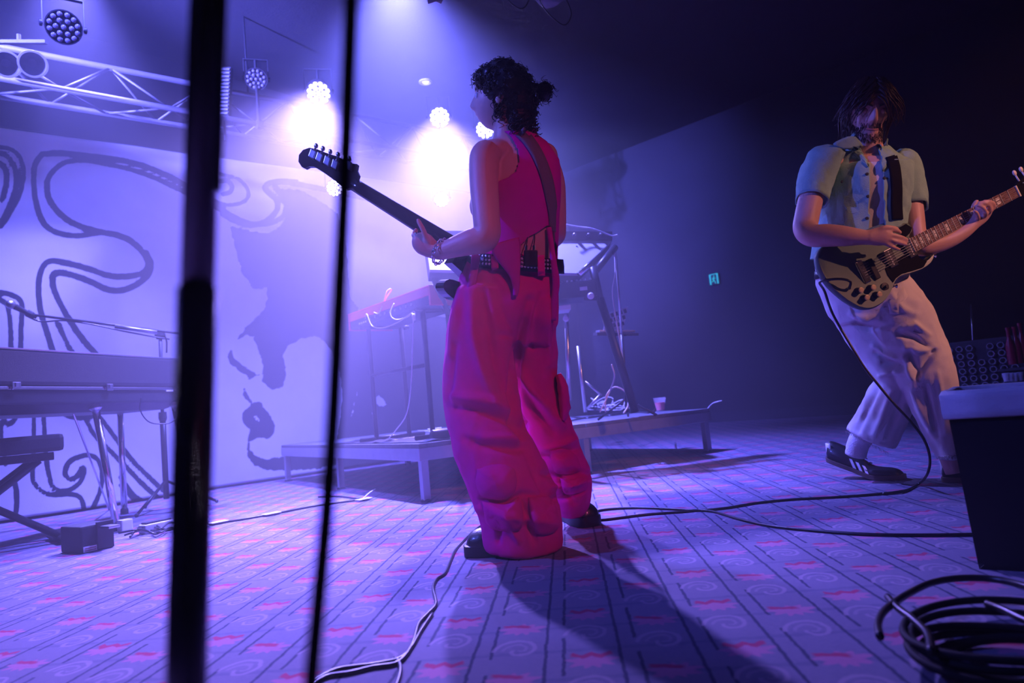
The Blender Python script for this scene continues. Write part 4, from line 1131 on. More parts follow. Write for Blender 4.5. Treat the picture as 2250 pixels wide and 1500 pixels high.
# near microphone stand pole, very close to the lens
M['satin_pole'] = mat('satin_black_pole', (0.30, 0.30, 0.34), 0.25, 1.0, var=0.2, scale=15)
pt, pbm = W(458, -80, .44), W(411, 1500, .44)
pdv = (pbm - pt).normalized()
low = pbm + pdv * ((.012 - pbm.z) / pdv.z)
np_ = thing('near_stand_pole', 'dark microphone stand pole close to the viewer left of the hanging cable', 'microphone stand', (low.x, low.y, 0))
mid = W(432, 700, .44)
bm = BM(); rod(bm, pt - pdv * .25, mid, .0105, 24); obj('upper_tube', bm, M['satin_pole'], np_, True)
bm = BM(); rod(bm, mid - pdv * .02, low, .0125, 24); obj('lower_tube', bm, M['satin_pole'], np_, True)
bm = BM(); rod(bm, pt - pdv * .25 + RGT * .008, W(472, 420, .44), .0045, 12); obj('pole_cable', bm, M['cable'], np_, True)
bm = BM(); lathe(bm, (low.x, low.y, 0), (0, 0, 1), [(.13, 0), (.13, .012), (.12, .018), (.02, .024), (.018, .05)], 32); autosmooth(obj('round_base', bm, M['black_metal'], np_))
bm = BM(); tube(bm, [W(772, -120, .37), W(771, 0, .37), W(766, 150, .37), (W(757, 400, .37)), W(745, 650, .37), W(733, 900, .37), W(718, 1120, .37), W(697, 1350, .37), W(684, 1500, .37), W(676, 1640, .37)], .0043, 12)
props(obj('hanging_cable', bm, M['rubber'], None, True), 'black cable hanging close to the viewer right of the near pole', 'cable')
# ------------------------------------------------------------------ far side wall things
def on_right(px, py, off=.02):
    v = ray(px, py); k_ = ((SR - off) - (CAM - B0).dot(E1)) / v.dot(E1); return CAM + v * k_
M['exit_green'] = mat('exit_sign_glow', (0.02, 0.5, 0.35), 0.4, var=0.0, emit=(0.02, 0.60, 0.33), estr=0.6)
M['exit_dark'] = mat('exit_sign_face', (0.005, 0.03, 0.03), 0.4, var=0.0)
c = on_right(1570, 613, .05)
ex = thing('exit_sign', 'small green lit exit sign with a running figure in a doorway', 'sign', c)
kk = (c - CAM).dot(FWD) / 1500
sx_ = E2; w_, h_ = 15 * kk / abs(sx_.dot(RGT)), 23 * kk
bm = BM(); box(bm, c, w_ * 1.05, .03, h_ * 1.04, sx_, E1, (0, 0, 1), .004); obj('case', bm, M['exit_dark'], ex)
f0 = c - E1 * .018
def exbox(u0, u1, v0, v1):
    bm = BM(); box(bm, f0 + sx_ * ((u0 + u1) / 2 * w_) + Vector((0, 0, (v0 + v1) / 2 * h_)), (u1 - u0) * w_, .006, (v1 - v0) * h_, sx_, E1, (0, 0, 1)); return bm
for n_, a in (('door_frame', (-.5, -.32, -.5, .5)), ('door_frame', (.32, .5, -.5, .5)), ('door_frame', (-.5, .5, .42, .5))):
    obj(n_, exbox(*a), M['exit_green'], ex)
bm = BM()
def exrod(a, b, r): rod(bm, f0 - E1 * .003 + sx_ * (a[0] * w_) + Vector((0, 0, a[1] * h_)), f0 - E1 * .003 + sx_ * (b[0] * w_) + Vector((0, 0, b[1] * h_)), r * w_, 8)
ball(bm, f0 + sx_ * (.03 * w_) + Vector((0, 0, .28 * h_)), .075 * w_, 8, 6)
exrod((.02, .18), (-.05, -.1), .09); exrod((.02, .16), (.2, .02), .04); exrod((0, .16), (-.18, .02), .04); exrod((-.05, -.1), (-.12, -.25), .05); exrod((-.12, -.25), (-.24, -.22), .05); exrod((-.03, -.1), (.12, -.28), .05); exrod((.12, -.28), (.14, -.45), .05)
obj('running_figure', bm, M['exit_green'], ex)
# bottle rack, glasses and bottles behind the man
rk = thing('crate_wall', 'dark rack of square ringed compartments standing behind the man\'s legs', 'rack', G(2160, 905))
D = 3.9
pA_, pB_ = W(2080, 800, 4.0), W(2262, 770, 3.7)
rx = (pB_ - pA_); rx.z = 0; rw = rx.length; rx.normalize(); ry = Vector((-rx.y, rx.x, 0))
z1 = W(2150, 745, 3.85).z; z0 = .0
rc = (pA_ + pB_) / 2
bm = BM(); box(bm, Vector((rc.x, rc.y, z1 / 2)) + ry * .16, rw, .3, z1, rx, ry, (0, 0, 1), .01); obj('case', bm, M['black_paint'], rk)
M['ring_plastic'] = mat('rack_ring', (0.16, 0.16, 0.18), 0.35, var=0.15)
for i in range(7):
    for j in range(6):
        if i == 3 and j < 2: continue
        c = Vector((rc.x, rc.y, 0)) + rx * (rw * (-.43 + .125 * i)) + Vector((0, 0, z1 - .045 - .043 * j)) - ry * .004
        bm = BM(); lathe(bm, c, -ry, [(.013, 0), (.019, 0), (.019, .012), (.013, .012), (.013, 0)], 8, cap=False); obj('ring', bm, M['ring_plastic'], rk)
M['glass'] = mat('bar_glass', (0.8, 0.82, 0.9), 0.06, var=0.02, alpha=0.4, spec=0.9)
M['red_glass'] = mat('red_bottle', (0.22, 0.008, 0.03), 0.1, var=0.05, coat=0.5)
for i, (px, py) in enumerate(((2212, 838), (2222, 838), (2232, 838), (2243, 836))):
    c = W(px, py, 3.55); bm = BM(); lathe(bm, c, (0, 0, 1), [(.012, 0), (.017, .045), (.015, .045), (.010, .006)], 12)
    props(autosmooth(obj('shot_glass', bm, M['glass'])), 'small clear glass in the row behind the pale liner of the bin', 'glass', 'row of small glasses')
for i, (px, py) in enumerate(((2226, 800), (2240, 798), (2252, 790))):
    c = W(px, py, 3.6); bm = BM(); lathe(bm, c, (0, 0, 1), [(.022, 0), (.022, .1), (.009, .14), (.009, .18), (.011, .18), (.011, .195)], 14)
    props(autosmooth(obj('bottle', bm, M['red_glass'])), 'red glass bottle standing above the small glasses by the rack', 'bottle', 'red bottles by the rack')
bm = BM(); c = W(2232, 805, 3.6); box(bm, c - Vector((0, 0, .012)), .14, .1, .014, rx, ry, (0, 0, 1)); box(bm, Vector((c.x, c.y, c.z / 2)) + ry * .0 , .1, .06, c.z - .03, rx, ry, (0, 0, 1)); props(obj('bottle_shelf', bm, M['black_paint']), 'dark shelf unit under the red bottles by the rack', 'shelf')
bm = BM(); c = W(2228, 840, 3.55); box(bm, c - Vector((0, 0, .008)), .12, .06, .012, rx, ry, (0, 0, 1)); box(bm, Vector((c.x, c.y, c.z / 2 - .01)), .08, .04, c.z - .02, rx, ry, (0, 0, 1)); props(obj('glass_shelf', bm, M['black_paint']), 'dark shelf under the row of small glasses', 'shelf')
tm = thing('thin_stand', 'thin upright stand pole in front of the rack behind the man', 'stand', G(2150, 960))
b0 = G(2148, 950); dd_ = (b0 - CAM).dot(FWD)
bm = BM(); rod(bm, W(2134, 668, dd_), W(2140, 800, dd_), .006); obj('upper_tube', bm, M['steel'], tm, True)
bm = BM(); rod(bm, W(2140, 795, dd_), b0, .01); obj('lower_tube', bm, M['black_metal'], tm, True)
bm = BM(); lathe(bm, b0, (0, 0, 1), [(.12, 0), (.12, .01), (.015, .02)], 20); obj('round_base', bm, M['black_metal'], tm)
# ================================================================== people: shared pieces
M['skin'] = mat('skin', (0.62, 0.40, 0.33), 0.48, var=0.08, scale=30, bump=0.05, bscale=300)
M['skin_man'] = mat('skin_fair', (0.66, 0.40, 0.33), 0.48, var=0.08, scale=30, bump=0.05, bscale=300)
M['hair'] = mat('dark_hair', (0.012, 0.010, 0.012), 0.42, var=0.3, scale=80)
M['hair_brown'] = mat('brown_hair', (0.035, 0.02, 0.016), 0.4, var=0.3, scale=80)
M['eye_white'] = mat('eye_white', (0.7, 0.7, 0.72), 0.15, var=0.02)
M['lip'] = mat('lip_skin', (0.45, 0.17, 0.17), 0.4, var=0.05)
def head_mesh(bm, c, fwd, up, S=1.0, jaw=1.0, nose=1.0):
    """head with brow, eye hollows, nose, lips, chin and ears; c = centre of the cranium"""
    fwd = Vector(fwd).normalized(); up = (Vector(up) - fwd * Vector(up).dot(fwd)).normalized(); rt = fwd.cross(up).normalized()
    n, m = 72, 56
    def g(x, s): return math.exp(-(x / s) ** 2)
    rings = []
    for i in range(m + 1):
        ph = math.pi * (i + .0) / m
        ring = []
        for j in range(n):
            az = 2 * math.pi * j / n            # 0 = forward
            dx, dy, dz = math.sin(ph) * math.sin(az), math.sin(ph) * math.cos(az), math.cos(ph)
            x, y, z = dx * .074, dy * .094, dz * .112
            if z < 0:                            # jaw narrows, moves forward
                k = min(1, -z / .112)
                x *= 1 - .28 * k ** 1.3
                if dy < 0: y *= 1 - .45 * k
                else: y += .006 * k * dy
                z *= 1.06
            fr = max(0, dy)
            # face features in (x,z)
            y += fr * (-.006 * g(z + .012, .02) * (g(x - .031, .017) + g(x + .031, .017)))            # eye hollows
            y += fr * .006 * g(z - .012, .010) * g(x, .05)                                             # brow
            y += fr * .024 * nose * g(x, .0125) * (g(z + .040, .017) + .55 * g(z + .014, .018))         # nose
            y += fr * .007 * g(x - .013, .007) * g(z + .046, .008) + fr * .007 * g(x + .013, .007) * g(z + .046, .008)
            y += fr * .009 * g(x, .024) * (g(z + .069, .006) + .9 * g(z + .082, .0065))                 # lips
            y -= fr * .005 * g(x, .02) * g(z + .0755, .0028)
            y += fr * .010 * g(x, .022) * g(z + .106, .014) * jaw                                        # chin
            y += fr * .004 * (g(x - .042, .02) + g(x + .042, .02)) * g(z + .035, .02)                    # cheeks
            ring.append(Vector(c) + (rt * x + fwd * y + up * z) * S)
        rings.append(ring)
    rings_to_faces(bm, rings[1:-1])
    for s in (-1, 1):                            # ears
        e = Vector(c) + (rt * s * .073 - fwd * .012 - up * .022) * S
        ellipsoid(bm, e, rt * s * .010 * S + fwd * -.004 * S, fwd * .017 * S, up * .031 * S, 12, 8)
    return fwd, rt, up
def curl(bm, p0, d0, length, r, seed, wave=.012, n=9, segs=5, fall=.5):
    rnd = random.Random(seed); p = Vector(p0); d = Vector(d0).normalized(); pts = [p.copy()]
    a, b = frame_of(d); ph = rnd.uniform(0, 6.28)
    for k in range(n):
        d = (d + Vector((0, 0, -fall / n)) + Vector((rnd.uniform(-1, 1), rnd.uniform(-1, 1), rnd.uniform(-1, 1))) * .12).normalized()
        p = p + d * (length / n)
        pts.append(p + (a * math.cos(ph + k * 1.5) + b * math.sin(ph + k * 1.5)) * wave)
    tube(bm, pts, r, segs, 2, True, r * .25)
def shoe_mesh(heel, toe, up, wid, hgt, sole=.02, toe_h=.45, bend=0.0):
    """returns (upper bm, sole bm): rounded toe, instep, collar, slab sole"""
    heel, toe = Vector(heel), Vector(toe); ax = (toe - heel); L = ax.length; ax.normalize()
    up = (Vector(up) - ax * Vector(up).dot(ax)).normalized(); sd = ax.cross(up)
    ub = BM(); rings = []
    prof = [(0.0, .30, .62), (.03, .42, .92), (.1, .47, 1.0), (.22, .46, 1.0), (.34, .44, .93), (.46, .46, .76), (.6, .52, .60), (.75, .55, toe_h * 1.05), (.87, .50, toe_h), (.95, .40, toe_h * .86), (.99, .25, toe_h * .6), (1.0, .1, toe_h * .45)]
    prof = cat_n(prof, 3)
    for t, w, h in prof:
        c = heel + ax * (L * t); ring = []
        lift = bend * max(0, .62 - t) ** 1.0
        for j in range(20):
            a = 2 * math.pi * j / 20
            x = math.cos(a) * w * wid; z = math.sin(a)
            zz = sole + (h * hgt - sole) * (z if z > 0 else 0) ** .8 if z > 0 else sole * .8
            if z > 0: x *= 1 - .35 * z ** 2
            ring.append(c + sd * x + up * (zz + lift))
        rings.append(ring)
    rings_to_faces(ub, rings)
    sb = BM(); rings = []
    for t, w, h in prof:
        c = heel + ax * (-.004 + (L + .012) * t); lift = bend * max(0, .62 - t); ww = (w + .035) * wid
        rings.append([c + sd * ww * s + up * (z + lift) for s, z in ((-1, .002), (1, .002), (1, sole), (.8, sole + .003), (-.8, sole + .003), (-1, sole))])
    rings_to_faces(sb, rings)
    return ub, sb

# ================================================================== the woman with the bass
WD = 2.33
woman = thing('person', 'woman in a hot pink sleeveless top and wide cargo trousers playing a bass', 'person', G(1180, 1185))
# ---- body: one continuous surface
bm = BM()
limb(bm, [(1128, 640, 2.35, 92, 66), (1130, 600, 2.35, 92, 64), (1133, 560, 2.34, 85, 58), (1138, 520, 2.33, 81, 55), (1140, 470, 2.33, 82, 58), (1140, 425, 2.33, 85, 62), (1137, 380, 2.33, 86, 60), (1132, 345, 2.33, 84, 52), (1126, 318, 2.33, 64, 42), (1121, 300, 2.33, 42, 36), (1117, 282, 2.33, 33, 34), (1112, 255, 2.33, 33, 34), (1108, 235, 2.33, 33, 34)], 28)
limb(bm, [(1072, 338, 2.27, 34, 36), (1064, 350, 2.25, 33, 36), (1063, 395, 2.22, 32, 34), (1066, 445, 2.19, 31, 33), (1069, 485, 2.17, 30, 32), (1071, 510, 2.16, 30, 31), (1062, 526, 2.16, 30, 30), (1038, 531, 2.17, 29, 29), (1010, 539, 2.19, 25, 26), (986, 547, 2.21, 21, 22), (968, 552, 2.23, 19, 19), (950, 548, 2.24, 20, 17)], 22)
ellipsoid(bm, W(1090, 335, 2.29), RGT * .06, UPV * .045, FWD * .05)
ellipsoid(bm, W(1195, 345, 2.38), RGT * .05, UPV * .05, FWD * .06)
limb(bm, [(1195, 350, 2.40, 30, 32), (1212, 400, 2.42, 29, 30), (1218, 450, 2.44, 26, 28), (1222, 500, 2.46, 22, 26), (1218, 520, 2.50, 22, 24), (1190, 535, 2.58, 20, 22), (1130, 545, 2.66, 17, 18)], 18)
ellipsoid(bm, W(1066, 452, 2.36), RGT * .055, UPV * .06, FWD * .055)                       # chest
# left hand on the neck: palm, thumb behind the neck, fingers around it
limb(bm, [(958, 552, 2.235, 19, 16), (945, 545, 2.24, 22, 15), (932, 536, 2.245, 25, 14), (922, 527, 2.25, 22, 13), (915, 520, 2.255, 14, 11)], 16)
finger(bm, [(945, 535, 2.225, 9), (936, 520, 2.215, 8.5), (930, 505, 2.21, 8), (923, 492, 2.21, 7.5), (919, 484, 2.212, 6.5)])
finger(bm, [(925, 520, 2.25, 8), (915, 516, 2.265, 8), (909, 518, 2.285, 7.5), (914, 506, 2.305, 7), (926, 500, 2.312, 6)])
finger(bm, [(924, 528, 2.25, 8), (913, 526, 2.265, 8), (910, 530, 2.285, 7.5), (922, 520, 2.31, 7), (936, 512, 2.315, 6)])
finger(bm, [(930, 536, 2.25, 8), (920, 537, 2.265, 8), (918, 541, 2.285, 7.5), (932, 533, 2.31, 7), (946, 524, 2.315, 6)])
finger(bm, [(940, 544, 2.25, 7.5), (932, 548, 2.265, 7), (931, 551, 2.28, 6.5), (943, 544, 2.305, 6), (955, 534, 2.31, 5.5)])
# right hand (out of sight in front of her, on the strings)
limb(bm, [(1130, 545, 2.66, 16, 16), (1105, 548, 2.67, 20, 12), (1080, 552, 2.66, 20, 11)], 14)
for q in range(4):
    finger(bm, [(1085, 542 + 8 * q, 2.66, 7), (1065, 545 + 8 * q, 2.65, 6.5), (1052, 552 + 8 * q, 2.63, 6)])
finger(bm, [(1100, 535, 2.65, 8), (1085, 528, 2.63, 7), (1072, 530, 2.61, 6.5)])
# legs inside the trousers
limb(bm, [(1080, 640, 2.31, 55, 55), (1068, 760, 2.28, 45, 48), (1075, 900, 2.24, 34, 38), (1110, 1040, 2.2, 28, 30), (1145, 1170, 2.18, 22, 24)], 16)
limb(bm, [(1165, 640, 2.40, 52, 52), (1165, 760, 2.44, 42, 45), (1185, 900, 2.48, 30, 34), (1225, 1020, 2.52, 25, 27), (1262, 1105, 2.55, 19, 20)], 16)
HW = W(1104, 214, 2.33)
hf = (-RGT * .96 + FWD * .24 + UPV * .14); hu = (UPV * .98 + RGT * .17)
fwd, rt, up = head_mesh(bm, HW, hf, hu, .98)
bm = voxel(bm, .0045, 3, .45)
wb_ = bvh_of(bm)
obj('body', bm, M['skin'], woman, True)
for s in (-1, 1):
    e = HW + (rt * s * .030 + fwd * .079 - up * .010) * .98
    bm = BM(); ball(bm, e, .0115); obj('eye', bm, M['eye_white'], woman, True)
    bm = BM(); tube(bm, [HW + (rt * s * .012 + fwd * .096 + up * .012) * .98, HW + (rt * s * .032 + fwd * .091 + up * .017) * .98, HW + (rt * s * .052 + fwd * .074 + up * .010) * .98], .0028, 6); obj('eyebrow', bm, M['hair'], woman, True)
# ---- hair: curly crop with fringe, small bun at the back
bm = BM()
ellipsoid(bm, W(1114, 200, 2.33), RGT * .088, UPV * .086, FWD * .097, 28, 18)
ellipsoid(bm, W(1140, 235, 2.335), RGT * .058, UPV * .085, FWD * .085, 24, 14)
ellipsoid(bm, W(1138, 265, 2.33), RGT * .052, UPV * .05, FWD * .075, 20, 12)
ellipsoid(bm, W(1080, 172, 2.33), RGT * .056, UPV * .034, FWD * .07, 20, 12)
ellipsoid(bm, W(1104, 160, 2.33), RGT * .06, UPV * .035, FWD * .075, 20, 12)
ellipsoid(bm, W(1064, 180, 2.33), RGT * .03, UPV * .025, FWD * .06, 16, 10)
bm = voxel(bm, .006, 3)
wrinkle(bm, 38, .005)
hb = bvh_of(bm); bm.verts.ensure_lookup_table()
rnd = random.Random(21)
roots = [v.co.copy() for v in bm.verts if rnd.random() < .085]
cen = W(1122, 205, 2.33)
for i, p in enumerate(roots):
    x, y, d = PR(p)
    if x < 1085 and y > 205: continue
    dr = (p - cen).normalized()
    tip = .026 if y < 200 else .036
    curl(bm, p - dr * .006, dr * .6 + Vector((rnd.uniform(-.6, .6), rnd.uniform(-.6, .6), rnd.uniform(-.3, .5))), rnd.uniform(.5, 1) * tip, rnd.uniform(.0015, .0032), 100 + i, .006, 7, 4, .7)
for i in range(26):                     # loose curls at the nape and in front of the ear
    x0, y0 = rnd.uniform(1120, 1178), rnd.uniform(250, 285)
    curl(bm, hit(hb, x0, y0, 2.28), Vector((rnd.uniform(-.3, .4), -.2, -1)), rnd.uniform(.03, .06), .003, 900 + i, .009, 9, 5, .3)
for i in range(16):
    x0, y0 = rnd.uniform(1085, 1105), rnd.uniform(205, 250)
    curl(bm, hit(wb_, x0, y0, 2.25), Vector((rnd.uniform(-.3, .3), -.1, -1)), rnd.uniform(.02, .045), .003, 1900 + i, .007, 8, 5, .3)
for i in range(40):                     # fringe over the brow
    x0, y0 = rnd.uniform(1050, 1090), rnd.uniform(165, 190)
    curl(bm, hit(hb, x0, y0, 2.3), Vector((rnd.uniform(-.7, .1), rnd.uniform(-.4, .2), rnd.uniform(-.8, .1))), rnd.uniform(.02, .04), .003, 2900 + i, .008, 8, 5, .3)
obj('hair', bm, M['hair'], woman, True)
bm = BM(); bc_ = W(1196, 202, 2.34)
ellipsoid(bm, bc_, RGT * .026, UPV * .032, FWD * .028, 16, 12); wrinkle(bm, 60, .004)
for i in range(46):
    dr = Vector((rnd.uniform(-1, 1), rnd.uniform(-1, 1), rnd.uniform(-1, 1))).normalized()
    curl(bm, bc_ + dr * .022, dr.cross(Vector((rnd.uniform(-1, 1), rnd.uniform(-1, 1), rnd.uniform(-1, 1)))) + dr * .5, rnd.uniform(.02, .035), .0022, 500 + i, .007, 7, 4, .2)
limb(bm, [(1158, 188, 2.34, 10, 12), (1174, 188, 2.34, 6, 8), (1190, 194, 2.34, 8, 10)], 12)
obj('hair_bun', bm, M['hair'], woman, True)
# ---- trousers
M['pink_cotton'] = mat('hot_pink_cotton', (0.72, 0.003, 0.26), 0.8, var=0.1, scale=25, bump=0.12, bscale=700, spec=0.12)
bm = BM()
def lr(rows, n=30): limb(bm, [((l + r) / 2, y, d, (r - l) / 2, dp) for y, l, r, d, dp in rows], n, 4)
lr([(566, 1040, 1226, 2.35, 66), (600, 1022, 1229, 2.35, 74), (640, 1006, 1227, 2.35, 84), (690, 1000, 1224, 2.35, 84), (725, 1003, 1221, 2.35, 66), (765, 1030, 1205, 2.35, 40)])
lr([(640, 1006, 1125, 2.31, 66), (690, 994, 1126, 2.30, 70), (740, 982, 1126, 2.29, 72), (800, 977, 1128, 2.28, 72), (860, 977, 1137, 2.26, 72), (920, 984, 1147, 2.24, 72), (970, 996, 1158, 2.22, 74), (1020, 1014, 1184, 2.21, 80), (1060, 1032, 1206, 2.20, 84), (1100, 1049, 1222, 2.19, 84), (1140, 1058, 1231, 2.185, 82), (1178, 1063, 1235, 2.18, 80), (1199, 1066, 1234, 2.18, 80)])
lr([(640, 1105, 1226, 2.41, 60), (690, 1104, 1224, 2.42, 64), (740, 1107, 1222, 2.43, 66), (800, 1112, 1222, 2.45, 66), (850, 1120, 1227, 2.46, 66), (900, 1131, 1240, 2.48, 66), (950, 1147, 1257, 2.50, 68), (1000, 1166, 1277, 2.52, 70), (1040, 1185, 1294, 2.53, 72), (1075, 1200, 1298, 2.545, 72), (1105, 1215, 1292, 2.55, 66), (1124, 1225, 1282, 2.55, 58)])
bm = voxel(bm, .0065, 5, .5)
wrinkle(bm, 7, .006, (1, 1, .7), 3.1)
wrinkle(bm, 17, .0025, (1, 1, .8), 1.3)
folds(bm, [
    (16, -.020, [(1000, 895), (1050, 905), (1110, 920), (1150, 935)]),
    (14, .014, [(995, 870), (1060, 880), (1120, 900)]),
    (12, -.015, [(1020, 965), (1060, 980), (1120, 985), (1155, 985)]),
    (12, .012, [(1060, 960), (1120, 962), (1150, 970)]),
    (12, -.024, [(1165, 660), (1150, 720), (1135, 790), (1128, 860), (1135, 920), (1150, 975)]),
    (10, -.014, [(1190, 650), (1180, 700), (1170, 760)]), (10, .010, [(1205, 660), (1200, 740), (1205, 800)]),
    (10, .016, [(1150, 830), (1185, 880), (1215, 915), (1235, 935)]), (10, -.016, [(1150, 860), (1180, 905), (1215, 950)]),
    (10, .012, [(1140, 800), (1165, 850), (1200, 890)]),
    (14, .012, [(1035, 640), (1040, 740), (1060, 820), (1090, 880)]), (12, -.012, [(1060, 640), (1075, 720), (1090, 800), (1105, 860)]),
    (6, -.006, [(1095, 737), (1110, 735), (1125, 740)]),
    (12, .014, [(1055, 1115), (1100, 1130), (1150, 1140), (1220, 1150)]), (8, -.014, [(1060, 1098), (1110, 1103), (1150, 1085), (1190, 1090)]),
    (8, -.014, [(1145, 1100), (1160, 1150), (1175, 1190)]), (8, .012, [(1110, 1120), (1125, 1160), (1140, 1188)]), (7, -.012, [(1080, 1130), (1095, 1165), (1095, 1190)]),
    (8, -.016, [(1195, 1040), (1235, 1045), (1265, 1035), (1295, 1042)]), (8, -.016, [(1205, 1100), (1240, 1090), (1280, 1075)]), (8, .012, [(1210, 1070), (1250, 1068), (1290, 1058)]),
    (7, -.012, [(1230, 1045), (1240, 1080), (1262, 1105)]), (8, .012, [(1200, 985), (1240, 975), (1262, 965)]), (7, -.012, [(1195, 1000), (1230, 1000), (1270, 985)]),
    (9, .012, [(1015, 640), (1000, 700), (990, 780)]), (9, -.01, [(1000, 760), (990, 830), (985, 880)]),
    (10, -.010, [(1160, 1000), (1185, 1060), (1210, 1110)]),
], True, 1.5, .8)
bmesh.ops.smooth_vert(bm, verts=bm.verts[:], factor=.4, use_axis_x=True, use_axis_y=True, use_axis_z=True)
tb_ = bvh_of(bm)
trousers = obj('cargo_trousers', bm, M['pink_cotton'], woman, True)
for poly, th, pf in (
    ([(1047, 1030), (1090, 1018), (1130, 1030), (1135, 1070), (1110, 1098), (1060, 1092), (1045, 1062)], .008, .022),
    ([(1058, 1100), (1110, 1105), (1140, 1090), (1150, 1130), (1140, 1165), (1075, 1160)], .007, .018),
    ([(1160, 1092), (1205, 1090), (1225, 1120), (1225, 1165), (1175, 1170)], .007, .014),
    ([(1206, 990), (1240, 985), (1266, 1000), (1276, 1033), (1246, 1042), (1218, 1036)], .007, .016),
    ([(1230, 1050), (1258, 1052), (1288, 1046), (1290, 1074), (1262, 1086), (1240, 1084)], .007, .016)):
    bm = BM(); patch(bm, tb_, poly, 2.25, th * 1.6, pf * 1.3, 6, 5); wrinkle(bm, 45, .0025); obj('cargo_pocket', bm, M['pink_cotton'], trousers, True)
bm = BM(); limb(bm, [(1226, 822, 2.40, 8, 26), (1236, 850, 2.40, 13, 34), (1240, 890, 2.41, 14, 36), (1238, 915, 2.42, 10, 30)], 16); wrinkle(bm, 40, .004); obj('side_pocket', bm, M['pink_cotton'], trousers, True)
bm = BM(); limb(bm, [(1022, 655, 2.33, 10, 26), (1004, 678, 2.33, 9, 30), (996, 690, 2.33, 4, 24)], 14); obj('side_pocket', bm, M['pink_cotton'], trousers, True)
# ---- belt with studs
M['black_leather'] = mat('black_leather', (0.014, 0.013, 0.016), 0.4, var=0.3, scale=60, bump=0.15)
rg = limb_rings([(1131, 560, 2.35, 96, 72), (1131, 575, 2.35, 99, 75), (1129, 596, 2.35, 103, 78)], 60, 2)
# tilt the belt: lower at the right
bm = BM(); bmb = BM()
def belt_ring(y, grow):
    ring = []
    for j in range(64):
        a = 2 * math.pi * j / 64
        p = W(1132 + math.cos(a) * (104 + grow), y + 14 * math.cos(a) * .55, 2.35 + math.sin(a) * .138 * (1 + grow / 98))
        ring.append(p)
    return ring
rings_to_faces(bm, [belt_ring(562, -4), belt_ring(562, 2), belt_ring(578, 4), belt_ring(594, 4), belt_ring(594, -4)], False, False)
bb_ = bvh_of(bm); belt = obj('belt', bm, M['black_leather'], woman, True)
bm = BM(); rnd = random.Random(2)
for col in range(26):
    if col in (8, 9, 10, 11, 12, 21): continue
    for row in range(3):
        px = 1040 + col * 7.1; py = 567 + row * 8.5 + (px - 1132) * .075
        h_ = hit(bb_, px, py, 2.25)
        lathe(bm, h_, -(h_ - CAM).normalized(), [(.0046, -.001), (.0046, .001), (.001, .004)], 6)
M['stud'] = mat('bright_studs', (0.85, 0.85, 0.88), 0.35, 0.4, var=0.05, coat=0.5)
props(obj('belt_studs', bm, M['stud'], belt), kind='stuff')
for px in (1086, 1188):
    bm = BM(); ribbon(bm, bb_, [(px, 556 + (px - 1132) * .075), (px + 1, 578 + (px - 1132) * .075), (px + 2, 602 + (px - 1132) * .075)], 8, 2.24, .006); obj('belt_loop', bm, M['pink_cotton'], trousers, True)
bm = BM(); p = W(1166, 568, 2.215); box(bm, p, .045, .02, .055, RGT, FWD, UPV, .005); pk = obj('transmitter_pack', bm, M['black_plastic'], woman)
for dx in (-.014, .010):
    bm = BM(); rod(bm, p + RGT * dx + UPV * .025, p + RGT * dx + UPV * .042, .005); obj('plug', bm, M['chrome'], pk)
    bm = BM(); tube(bm, [p + RGT * dx + UPV * .04, p + RGT * (dx + .004) + UPV * .075 + FWD * .03, p + RGT * (dx - .002) + UPV * .11 + FWD * .05], .0018, 6); obj('lead', bm, M['cable'], pk)
# ---- sleeveless top cut from the torso surface
M['pink_knit'] = mat('magenta_knit', (0.58, 0.004, 0.34), 0.75, var=0.08, scale=30, bump=0.1, bscale=800, spec=0.1)
rows = [(1133, 568, 2.345, 91, 64), (1136, 545, 2.34, 88, 61), (1139, 520, 2.335, 86, 59), (1141, 470, 2.33, 86, 62), (1141, 425, 2.33, 89, 66), (1139, 380, 2.33, 90, 64), (1136, 345, 2.33, 86, 56), (1134, 318, 2.33, 66, 47), (1132, 302, 2.33, 48, 40), (1128, 292, 2.33, 38, 37)]
rr_ = limb_rings(rows, 150, 22)
TOP_POLY = [(1107, 288), (1122, 300), (1136, 325), (1141, 352), (1134, 375), (1115, 390), (1096, 398), (1040, 430), (1040, 540), (1092, 566), (1140, 570), (1142, 552), (1147, 536), (1165, 520), (1185, 508), (1203, 496), (1210, 500), (1214, 520), (1222, 540), (1240, 540), (1240, 400), (1228, 352), (1200, 312), (1178, 296), (1150, 287)]
bm = BM(); V = [[bm.verts.new(p) for p in r] for r in rr_]
nn = len(V[0]); keep = []
for i in range(len(V)):
    row = []
    for j in range(nn):
        p = rr_[i][j]; x, y, d = PR(p); c_ = W(x, y, 2.335)
        back = d < 2.335
        if back: row.append(inside(TOP_POLY, x, y))
        else: row.append(y > 345 or 1095 < x < 1125 or 1150 < x < 1180)
    keep.append(row)
for i in range(len(V) - 1):
    for j in range(nn):
        k_ = (j + 1) % nn
        if keep[i][j] + keep[i][k_] + keep[i + 1][k_] + keep[i + 1][j] >= 2:
            bm.faces.new((V[i][j], V[i][k_], V[i + 1][k_], V[i + 1][j]))
bmesh.ops.delete(bm, geom=[v for v in bm.verts if not v.link_faces], context='VERTS')
for _ in range(4):
    bmesh.ops.smooth_vert(bm, verts=[v for v in bm.verts if v.is_boundary], factor=.5, use_axis_x=True, use_axis_y=True, use_axis_z=True)
folds(bm, [(10, .006, [(1110, 420), (1150, 470), (1160, 520)]), (10, -.006, [(1180, 380), (1200, 450), (1205, 490)]), (12, .006, [(1105, 500), (1120, 540), (1125, 565)]), (9, .006, [(1120, 400), (1160, 430), (1195, 470)])])
ttb = bvh_of(bm)
o = obj('sleeveless_top', bm, M['pink_knit'], woman, True); sd = o.modifiers.new('t', 'SOLIDIFY'); sd.thickness = .004; sd.offset = 1
top_o = o
